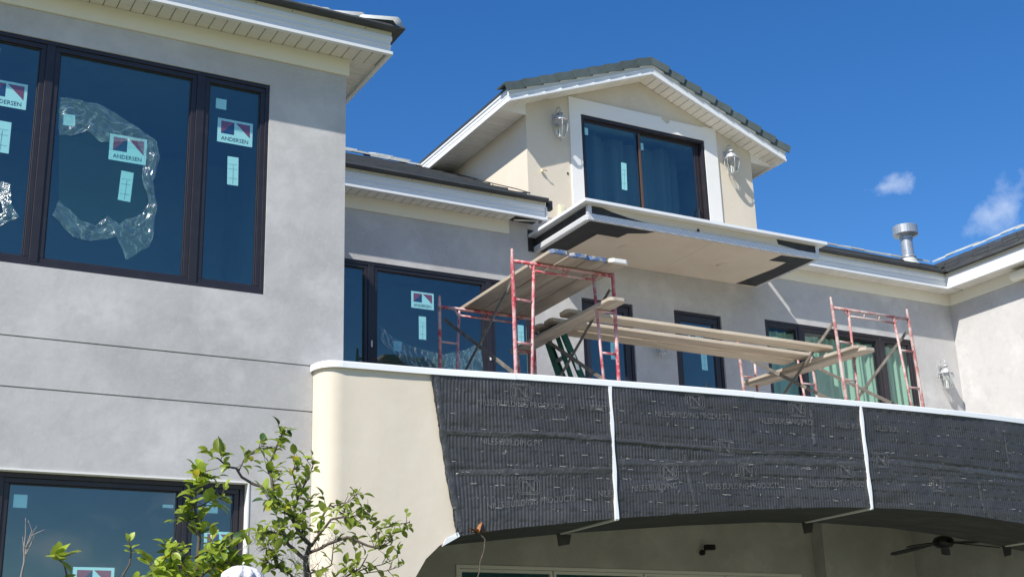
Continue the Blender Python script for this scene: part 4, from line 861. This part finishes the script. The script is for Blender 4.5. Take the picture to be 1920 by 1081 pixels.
# curtains behind the right window
for a, b, lab in ((13.5, 14.1, 'curtain in the left light of the curtained window'), (14.25, 15.84, 'wide curtain in the middle light of the curtained window'), (15.98, 16.58, 'curtain in the right light of the curtained window')):
    vs = []; fs = []; n = int((b-a)/.018)
    for i in range(n+1):
        x = a+(b-a)*i/n; dy = .035*math.sin(x*31+1.7*math.sin(x*5))+.02*math.sin(x*73)
        for j in range(9): z = 4.75+2.62*j/8; vs.append((x+.01*math.sin(z*2+x*9), YB+.17+dy*(1.2-.06*j), z))
    for i in range(n):
        for j in range(8): fs.append((i*9+j, (i+1)*9+j, (i+1)*9+j+1, i*9+j+1))
    o = part('curtain', MB().add(vs, fs), CURT, smooth=True); tag(o, lab, 'curtain', 'curtains in the right window')
vs = []; fs = []; n = 90
for i in range(n+1):
    x = 10.15+2.15*i/n; dy = .07*math.sin(x*14)+.03*math.sin(x*33)
    for z in (8.3, 10.4): vs.append((x, YB+.55+dy, z))
for i in range(n): fs.append((2*i, 2*i+2, 2*i+3, 2*i+1))
o = part('curtain', MB().add(vs, fs), CURD, smooth=True); tag(o, 'dim hanging curtain behind the dormer sliding door', 'curtain')

# loose plastic film on the windows
SHEET = bpy.data.materials.new('taut_clear_sheet'); SHEET.use_nodes = True
def _sheet():
    n = SHEET.node_tree.nodes; l = SHEET.node_tree.links; n.remove(n['Principled BSDF']); t = n.new('ShaderNodeBsdfTransparent'); t.inputs[0].default_value = (.86, .95, .95, 1)
    d = n.new('ShaderNodeBsdfDiffuse'); d.inputs[0].default_value = (.25, .60, .62, 1); x = n.new('ShaderNodeMixShader'); x.inputs[0].default_value = .035; l.new(t.outputs[0], x.inputs[1]); l.new(d.outputs[0], x.inputs[2]); l.new(x.outputs[0], n['Material Output'].inputs[0])
_sheet()
def film(label, outer, inner, y, seed, amp=.02, sheet=False):
    def samp(P, n):
        r = []
        for k in range(n):
            t = k/(n-1)*(len(P)-1); i = min(int(t), len(P)-2); f_ = t-i; r.append((P[i][0]*(1-f_)+P[i+1][0]*f_, P[i][1]*(1-f_)+P[i+1][1]*f_))
        return r
    n, w = 140, 14; O, I = samp(outer, n), samp(inner, n); vs = []; fs = []
    for i in range(n):
        for j in range(w):
            t = j/(w-1); x = O[i][0]*(1-t)+I[i][0]*t; z = O[i][1]*(1-t)+I[i][1]*t
            x += .018*noise.noise((x*7, z*7, seed)); z += .018*noise.noise((x*7, z*7, seed+3))
            d = amp*(noise.noise((x*6, z*5, seed))+.7*noise.noise((x*15, z*13, seed+1))+.9*abs(noise.noise((x*9+z*4, z*6, seed+5))))
            vs.append((x, y-.006-abs(d), z))
    for i in range(n-1):
        for j in range(w-1): fs.append((i*w+j, (i+1)*w+j, (i+1)*w+j+1, i*w+j+1))
    mb = MB().add(vs, fs); me = mb.mesh('plastic_film', FILM, True, fix=False); uvl = me.uv_layers.new(name='UVMap')
    for lp_ in me.loops: k_ = lp_.vertex_index; uvl.data[lp_.index].uv = (k_//w/(n-1)*2.2+seed, k_ % w/(w-1))
    o = put('plastic_film', me)
    if sheet:
        c = (sum(p[0] for p in I)/n, sum(p[1] for p in I)/n); m2 = MB().add([(p[0], y-.004, p[1]) for p in I]+[(c[0], y-.004, c[1])], [(k, k+1, n) for k in range(n-1)]+[(n-1, 0, n)])
        part('stretched_sheet', m2, SHEET, o)
    return tag(o, label, 'plastic film', 'loose films on the windows')
fo = [(1.82, 7.379), (2.003, 7.39), (2.205, 7.387), (2.469, 7.269), (2.791, 7.103), (2.816, 6.935), (2.762, 6.67), (2.818, 6.399), (2.794, 6.091), (2.749, 5.975), (2.556, 5.817), (2.452, 6.039), (2.2, 5.963), (2.043, 5.987), (1.847, 6.17)]
fi = [(1.849, 6.992), (1.957, 6.991), (2.1, 7.081), (2.26, 6.99), (2.594, 7.076), (2.656, 6.905), (2.646, 6.705), (2.738, 6.441), (2.668, 6.319), (2.512, 6.211), (2.474, 6.173), (2.354, 6.252), (2.239, 6.114), (2.096, 6.165), (1.90, 6.33)]
film('clear crumpled film hanging round the emblem on the large upper window pane', fo, fi, YA+.055, 2.0, .022, True)
film('clear crumpled film scrap on the left light of the upper window', [(1.10, 6.46), (1.25, 6.45), (1.36, 6.43), (1.46, 6.42), (1.485, 6.23), (1.56, 6.10), (1.40, 5.99)], [(1.10, 6.2), (1.2, 6.25), (1.33, 6.28), (1.38, 6.25), (1.40, 6.18), (1.42, 6.13), (1.25, 6.02)], YA+.055, 5.0, .022)
film('clear crumpled film sagging across the window behind the red scaffold', [(6.72, 6.62), (7.0, 6.45), (7.3, 6.36), (7.7, 6.34), (8.0, 6.42), (8.28, 6.60)], [(6.75, 6.40), (7.0, 6.22), (7.3, 5.98), (7.7, 5.9), (8.0, 5.95), (8.28, 6.1)], YB+.055, 8.0, .028)

# ================================================================== PLANTS
def leaf_mesh(name, mat, l_, w, fold, curl):
    mb = MB(); rows = [(0, .03), (.10, .46), (.30, .93), (.55, 1.0), (.80, .74), (1.0, .08)]; vs = []
    for t, ww in rows:
        z = -curl*t*t*l_; vs += [(t*l_, -ww*w/2, z+fold*ww*w/2), (t*l_, 0, z), (t*l_, ww*w/2, z+fold*ww*w/2)]
    for i in range(len(rows)-1):
        for k in range(2): pass
    fs = []
    for i in range(len(rows)-1):
        for k in range(2): a = i*3+k; fs.append((a, a+3, a+4, a+1))
    mb.add(vs, fs); return mb.mesh(name, mat, True, fix=False)
LV = [leaf_mesh('leaf', m_, .058, .034, f_, c_) for m_, f_, c_ in ((LEAF, .35, .25), (LEAF, .6, .1), (LEAF, .2, .5), (LEAF, .45, .35), (LEAFD, .4, .3), (LEAF, .3, .15), (LEAFY, .5, .3))]
rp = random.Random(11)
class Plant:
    def __init__(s, name, label, base, mat=BARK): s.t = thing(name, label, 'tree', base); s.mat = mat; s.mb = MB(); s.n = 0; s.tips = MB()
    def branch(s, pts, r0, r1):
        P = [Vector(p) for p in pts]; Q = []
        for i in range(len(P)-1):
            for k in range(4): Q.append(P[i].lerp(P[i+1], k/4))
        Q.append(P[-1]); n = len(Q)
        Q = [q+Vector((noise.noise(q*9), noise.noise(q*9+Vector((5, 0, 0))), noise.noise(q*9+Vector((0, 5, 0)))))*.012 for q in Q]
        s.mb.tube(Q, [r0+(r1-r0)*i/(n-1) for i in range(n)], 7); return Q
    def leaf(s, p, d, size=1.0, kind=None):
        d = Vector(d).normalized(); up_ = Vector((rp.uniform(-.6, .6), rp.uniform(-.8, .3), 1)).normalized(); y_ = up_.cross(d)
        if y_.length < .1: y_ = Vector((0, 1, 0)).cross(d)
        y_.normalize(); z_ = d.cross(y_); R_ = Matrix((d, y_, z_)).transposed()
        me = LV[kind] if kind is not None else LV[rp.choice((0, 0, 1, 1, 2, 3, 3, 5, 5, 4, 0, 1, 3, 5, 4, 6) if rp.random() < .5 else (0, 1, 2, 3, 5, 4))]
        if s.n < 299:
            put('leaf', me, s.t, p, R_.to_euler(), scale=(size, size*rp.uniform(.85, 1.2), size))
        else:
            s.tips.add([Vector(p)+R_@(Vector(v.co)*size) for v in me.vertices], [tuple(f.vertices) for f in me.polygons])
        s.n += 1
    def leafy(s, Q, dens, size, f0=.2, twig=True):
        n = len(Q)
        for i in range(int(n*f0), n):
            d = (Q[min(i+1, n-1)]-Q[max(i-1, 0)]).normalized()
            k = dens*(1.6 if i > n-3 else 1)
            while k > 0:
                if rp.random() < k:
                    o = Vector((rp.gauss(0, 1), rp.gauss(0, 1), rp.gauss(.25, 1))); o = (o-d*o.dot(d)).normalized()
                    p = Q[i]+Vector((rp.uniform(-.008, .008), rp.uniform(-.008, .008), rp.uniform(-.008, .008)))
                    if twig and rp.random() < .4:
                        p2 = p+(o*.9+d*.6)*rp.uniform(.02, .06); s.mb.tube([p, p2], [.0022, .0012], 5, cap=False)
                        s.leaf(p2, o+d*.8, size*rp.uniform(.6, 1.1)); s.leaf(p.lerp(p2, .6), o*.5-d*.3+Vector((rp.uniform(-1, 1), rp.uniform(-1, 1), .3)), size*rp.uniform(.6, 1))
                    else: s.leaf(p, o+d*rp.uniform(.1, .9), size*rp.uniform(.55, 1.15))
                k -= 1
    def done(s, moss=None):
        part('trunk', s.mb, s.mat, s.t, smooth=True)
        if s.tips.v: me = s.tips.mesh('leaves', LEAF, True, fix=False); put('leaves', me, s.t, kind='stuff')
        if moss: part('moss', moss, MOSS, s.t, kind='stuff')

RT = [([(2.30, 6.0, 0), (2.26, 5.98, 1.0), (2.21, 5.92, 1.8), (2.191, 5.9, 2.153), (2.171, 5.9, 2.255), (2.166, 5.9, 2.323)], .035, .012, 0, 0),
 ([(2.166, 5.9, 2.323), (2.18, 5.9, 2.379), (2.142, 5.9, 2.426), (2.074, 5.9, 2.534), (2.007, 5.9, 2.587), (1.991, 5.9, 2.635), (1.993, 5.92, 2.698), (1.981, 5.95, 2.747), (2.008, 5.93, 2.826), (2.022, 5.9, 2.877), (2.043, 5.88, 2.915)], .012, .003, .78, .1),
 ([(2.0, 5.9, 2.625), (1.92, 5.95, 2.663), (1.865, 5.95, 2.692), (1.831, 5.95, 2.736), (1.788, 5.95, 2.743), (1.737, 5.93, 2.772), (1.705, 5.9, 2.766)], .008, .003, .22, .5),
 ([(1.846, 5.95, 2.72), (1.881, 6.0, 2.786), (1.938, 6.02, 2.833), (1.981, 6.0, 2.862)], .004, .002, .5, .2),
 ([(2.16, 5.88, 2.31), (2.052, 5.85, 2.375), (2.016, 5.8, 2.408), (1.937, 5.76, 2.419), (1.87, 5.74, 2.416)], .010, .003, .8, .35),
 ([(2.07, 5.9, 2.52), (2.008, 5.85, 2.531), (1.942, 5.8, 2.574)], .005, .002, .9, .1),
 ([(2.10, 5.92, 2.50), (2.138, 5.96, 2.605), (2.181, 6.0, 2.679), (2.21, 6.02, 2.735), (2.235, 6.02, 2.785)], .007, .002, .62, .1),
 ([(2.13, 5.94, 2.60), (2.108, 5.9, 2.655), (2.077, 5.86, 2.717), (2.105, 5.84, 2.751)], .004, .002, .8, .1),
 ([(2.15, 5.9, 2.42), (2.165, 5.95, 2.545), (2.202, 6.0, 2.604)], .005, .002, .9, .1),
 ([(2.18, 5.88, 2.37), (2.193, 5.8, 2.429), (2.236, 5.76, 2.478), (2.295, 5.72, 2.495), (2.34, 5.7, 2.504)], .008, .003, .5, .2),
 ([(2.195, 5.82, 2.431), (2.232, 5.85, 2.523), (2.272, 5.88, 2.573), (2.333, 5.88, 2.534), (2.409, 5.86, 2.500), (2.455, 5.85, 2.535)], .006, .002, .55, .15),
 ([(2.17, 5.88, 2.34), (2.225, 5.78, 2.376), (2.298, 5.72, 2.395), (2.388, 5.68, 2.36), (2.433, 5.66, 2.345), (2.436, 5.70, 2.438), (2.501, 5.72, 2.458), (2.578, 5.74, 2.484), (2.63, 5.76, 2.493)], .008, .0018, .28, .3),
 ([(2.42, 5.68, 2.345), (2.48, 5.66, 2.38), (2.496, 5.66, 2.422)], .003, .0015, .5, .2),
 ([(2.285, 5.87, 2.565), (2.336, 5.8, 2.572), (2.351, 5.76, 2.596)], .003, .0015, .5, .2),
 ([(2.17, 5.9, 2.24), (2.246, 5.8, 2.28), (2.252, 5.76, 2.383)], .005, .002, .5, .2),
 ([(2.195, 5.9, 2.13), (2.295, 5.75, 2.217), (2.353, 5.7, 2.252), (2.382, 5.66, 2.32)], .007, .002, .5, .25),
 ([(2.345, 5.7, 2.24), (2.464, 5.7, 2.275), (2.547, 5.7, 2.315)], .003, .0013, .22, .4),
 ([(2.30, 5.74, 2.215), (2.479, 5.66, 2.248), (2.54, 5.64, 2.277)], .003, .0013, .3, .3),
 ([(2.18, 5.9, 2.19), (2.08, 5.75, 2.2), (1.975, 5.68, 2.236), (1.905, 5.66, 2.267), (1.885, 5.66, 2.28)], .006, .002, .7, .25),
 ([(1.965, 5.68, 2.231), (1.936, 5.65, 2.289), (1.920, 5.63, 2.315)], .003, .0018, .7, .2)]
pl = Plant('citrus_tree', 'open-branched citrus tree with grey moss in front of the cream balcony end', (2.30, 6.0, 0))
moss = MB()
for k, (pts, r0, r1, dens, f0) in enumerate(RT):
    Q = pl.branch(pts, r0, r1)
    if dens: pl.leafy(Q, dens*2.3, .92, f0)
    if dens and rp.random() < .9:                              # bare twig ends
        for _ in range(3):
            q = rp.choice(Q); e = q+Vector((rp.uniform(-.05, .07), rp.uniform(-.05, .05), rp.uniform(.0, .08))); pl.mb.tube([q, q.lerp(e, .5)+Vector((.006, 0, .004)), e], [.002, .0015, .0007], 5, cap=False)
for (cx, cy, cz, sp, n_) in ((2.02, 5.84, 2.50, .06, 26), (2.10, 5.86, 2.44, .06, 22), (1.93, 5.76, 2.40, .05, 22), (2.42, 5.8, 2.47, .05, 20), (2.0, 5.7, 2.24, .05, 18), (2.33, 5.72, 2.24, .05, 20)):
    for _ in range(n_): pl.leaf((cx+rp.gauss(0, sp), cy+rp.gauss(0, .05), cz+rp.gauss(0, sp*.8)), (rp.uniform(-1, 1), rp.uniform(-1, .6), rp.uniform(-.6, .8)), rp.uniform(.6, 1.1))
for (cx, cy, cz, n_) in ((2.10, 5.85, 2.33, 34), (1.90, 5.76, 2.38, 26), (2.19, 5.86, 2.26, 40), (2.0, 5.8, 2.40, 20), (2.22, 5.8, 2.42, 18)):
    for _ in range(n_):
        p = Vector((cx+rp.gauss(0, .05), cy+rp.gauss(0, .04), cz+rp.gauss(0, .03))); q = [p]
        for _k in range(4): q.append(q[-1]+Vector((rp.gauss(0, .016), rp.gauss(0, .012), -abs(rp.gauss(.006, .016)))))
        moss.tube(q, .0008, 4, cap=False)
for (p, d, k, sz) in (((1.722, 5.88, 2.785), (.1, -.3, 1), 6, 1.3), ((1.725, 5.9, 2.79), (-.1, 0, 1), 6, 1.25), ((1.735, 5.9, 2.785), (.3, -.1, 1), 6, 1.0), ((1.70, 5.9, 2.775), (-.5, 0, .2), 4, 1.2), ((1.74, 5.9, 2.77), (.9, -.2, .5), 3, 1.1), ((1.72, 5.9, 2.765), (-.9, -.2, -.2), 0, .9), ((2.04, 5.88, 2.90), (-1, -.3, .2), 4, 1.0), ((2.045, 5.88, 2.905), (.8, -.4, .5), 0, 1.0), ((1.93, 5.66, 2.25), (-.1, -.2, 1), 3, 1.4)): pl.leaf(p, d, sz, k)
pl.done(moss)
pl = Plant('citrus_tree', 'leafy upright citrus shoot against the lower window with bright green leaves', (1.40, 5.0, 0))
for pts, r0, r1, dens, f0 in [([(1.36, 5.05, 0), (1.37, 5.02, 1.2), (1.383, 5.0, 2.0), (1.397, 5.0, 2.173), (1.401, 5.0, 2.24), (1.4, 5.0, 2.308), (1.387, 5.0, 2.387), (1.387, 5.0, 2.455), (1.405, 5.0, 2.497), (1.412, 5.0, 2.515)], .012, .002, 1.5, .52), ([(1.386, 5.0, 2.2), (1.451, 4.95, 2.236), (1.505, 4.92, 2.226)], .004, .0015, 1.6, .2), ([(1.372, 4.98, 2.13), (1.298, 4.9, 2.19), (1.252, 4.86, 2.21)], .004, .0015, 1.6, .3), ([(1.395, 5.0, 2.395), (1.45, 5.05, 2.425), (1.50, 5.05, 2.445)], .003, .001, .9, .3), ([(1.365, 5, 2.06), (1.272, 4.9, 2.135), (1.195, 4.86, 2.13)], .004, .0015, 1.6, .3), ([(1.39, 5, 2.12), (1.456, 4.95, 2.175), (1.525, 4.92, 2.175)], .004, .0015, 1.6, .2), ([(1.405, 5, 2.27), (1.372, 5.05, 2.336), (1.356, 5.05, 2.35)], .003, .0015, 1.2, .3)]:
    pl.leafy(pl.branch(pts, r0, r1), dens*2.0, .98, f0)
for (cx, cz, n_) in ((1.40, 2.14, 40), (1.29, 2.11, 30), (1.50, 2.15, 34)):
    for _ in range(n_):
        p = Vector((cx+rp.gauss(0, .05), 4.97+rp.gauss(0, .05), cz+rp.gauss(0, .04))); pl.leaf(p, (rp.uniform(-1, 1), rp.uniform(-1, .6), rp.uniform(-.5, .7)), rp.uniform(.75, 1.2))
pl.done()
pl = Plant('citrus_sprig', 'single pale green sprig with one big folded leaf before the lower window', (.86, 4.7, 0))
Q = pl.branch([(.84, 4.72, 0), (.85, 4.7, 1.2), (.858, 4.7, 2.028), (.86, 4.7, 2.098), (.853, 4.7, 2.127), (.838, 4.7, 2.145)], .006, .0015)
for d, sz, k in (((-.35, -.5, .9), 1.3, 0), ((.75, -.5, .5), 1.4, 5), ((.1, -.6, .9), 1.35, 3), ((.4, -.4, -.35), 1.15, 5), ((-.5, -.4, .3), 1.1, 3), ((.3, -.9, .5), 1.3, 0), ((-.1, -.9, .2), 1.2, 5)): pl.leaf((.838, 4.7, 2.142), d, sz, k)
for d, p in (((.6, -.3, .6), (.857, 4.7, 2.07)), ((-.6, -.3, .5), (.80, 4.7, 2.06)), ((.5, .1, 1), (.86, 4.7, 2.06))): pl.leaf(p, d, .8, 0)
pl.done()
pl = Plant('citrus_sprig', 'thin dark sprig with a small leaf tuft right of the folded-leaf sprig', (1.05, 4.7, 0))
pl.branch([(1.03, 4.72, 0), (1.035, 4.7, 1.2), (1.046, 4.7, 2.031), (1.057, 4.7, 2.093), (1.073, 4.7, 2.13), (1.077, 4.7, 2.179), (1.069, 4.7, 2.215), (1.072, 4.7, 2.228)], .006, .0015)
for d, p, sz in (((.4, -.2, 1), (1.070, 4.7, 2.215), .62), ((-.3, -.2, 1), (1.070, 4.7, 2.21), .6), ((.7, -.3, .8), (1.075, 4.7, 2.185), .6), ((-.7, -.3, .5), (1.074, 4.7, 2.19), .5), ((-.5, -.4, .1), (1.076, 4.7, 2.178), .5), ((.6, -.2, .3), (1.076, 4.7, 2.172), .45)): pl.leaf(p, d, sz, rp.choice((0, 3, 5)))
pl.done()
pl = Plant('bare_twig', 'bare grey forked dead twig at the left edge before the lower window', (.74, 4.8, 0), BARKG)
for pts, r0, r1 in [([(.74, 4.82, 0), (.745, 4.8, 1.2), (.746, 4.8, 2.011), (.741, 4.8, 2.1), (.741, 4.8, 2.155), (.735, 4.8, 2.196), (.738, 4.8, 2.246), (.737, 4.8, 2.292)], .006, .001), ([(.741, 4.8, 2.155), (.754, 4.83, 2.21), (.763, 4.83, 2.256), (.747, 4.83, 2.29)], .003, .0008), ([(.75, 4.82, 2.20), (.757, 4.79, 2.236), (.797, 4.77, 2.25)], .0025, .0008), ([(.735, 4.8, 2.196), (.728, 4.8, 2.236)], .002, .0008), ([(.741, 4.8, 2.175), (.763, 4.8, 2.219), (.768, 4.8, 2.235)], .002, .0008), ([(.759, 4.8, 2.24), (.774, 4.8, 2.266)], .0015, .0006), ([(.738, 4.8, 2.2), (.752, 4.78, 2.225)], .0015, .0006)]: pl.branch(pts, r0, r1)
pl.done()
# dead leaf and stem caught on the lath
t = thing('dead_sprig', 'dry brown leaf on a thin stem dangling from the lath bottom edge', 'sprig', (5.98, 11.5, 3.1))
part('stem', MB().tube([(6.02, 11.53, 3.30), (6.07, 11.50, 3.24), (6.05, 11.49, 3.12), (6.0, 11.48, 3.02), (5.985, 11.47, 2.92), (5.93, 11.46, 2.8)], .006, 6), BARK, t)
dl = leaf_mesh('dry_leaf', DEAD, .12, .05, .5, .4)
for p, r_ in (((6.02, 11.53, 3.29), (0, -.9, 2.6)), ((6.02, 11.53, 3.30), (0, -1.5, .4)), ((6.02, 11.53, 3.31), (.3, -.3, 3.6)), ((6.02, 11.53, 3.29), (0, -.6, .2))): put('dry_leaf', dl, t, p, r_)
# white cloth bundle among the branches: pleated dome
mb = MB(); vs = []; n, m_ = 48, 12
for j in range(m_+1):
    a = j/m_*math.pi*.62
    for k in range(n):
        b = 2*math.pi*k/n; r = (.088+.011*math.sin(b*10+j*.45)*math.sin(a)+.010*noise.noise((math.cos(b)*2, math.sin(b)*2, j*.35)))*math.sin(a)
        vs.append((1.505+.86*(r*math.cos(b)+.012*math.sin(a)), 4.8+r*math.sin(b)*.78, 2.092+.86*(.070*math.cos(a)+.006*math.sin(b*10+j*.45)*math.sin(a))))
mb.add(vs, [(j*n+k, j*n+(k+1) % n, (j+1)*n+(k+1) % n, (j+1)*n+k) for j in range(m_) for k in range(n)])
cl_ = thing('cloth_bundle', 'gathered white cloth bundle at the bottom edge between the two citrus trees', 'cloth', (1.505, 4.8, 2.05)); part('cloth', mb, WHITEC, cl_, smooth=True)
part('tie_pole', MB().tube([(1.52, 4.8, 0), (1.512, 4.8, 2.12)], .010, 8), BARK, cl_)
# distant tree top behind the main roof
t = thing('tree', 'small distant tree top peeping over the main roof ridge', 'tree', (10.95, 27, 0)); mb = MB().tube([(10.9, 27, 0), (10.95, 27, 8), (10.95, 27, 14.1)], [.3, .2, .03], 8)
cr = MB()
for _ in range(16):
    p = Vector((10.95+rp.gauss(0, .30), 27+rp.gauss(0, .3), 14.05+rp.gauss(0, .22))); mb.tube([(10.95, 27, 13.2), p], [.03, .008], 5)
    for _k in range(14):
        q = p+Vector((rp.gauss(0, .10), rp.gauss(0, .10), rp.gauss(0, .08))); a = Vector((rp.uniform(-1, 1), rp.uniform(-1, 1), rp.uniform(-1, 1))).normalized()*.075; b = a.orthogonal().normalized()*.03
        cr.add([q-a, q+b, q+a, q-b], [(0, 1, 2, 3)])
part('trunk', mb, BARK, t); part('crown', cr, FARL, t, kind='stuff')
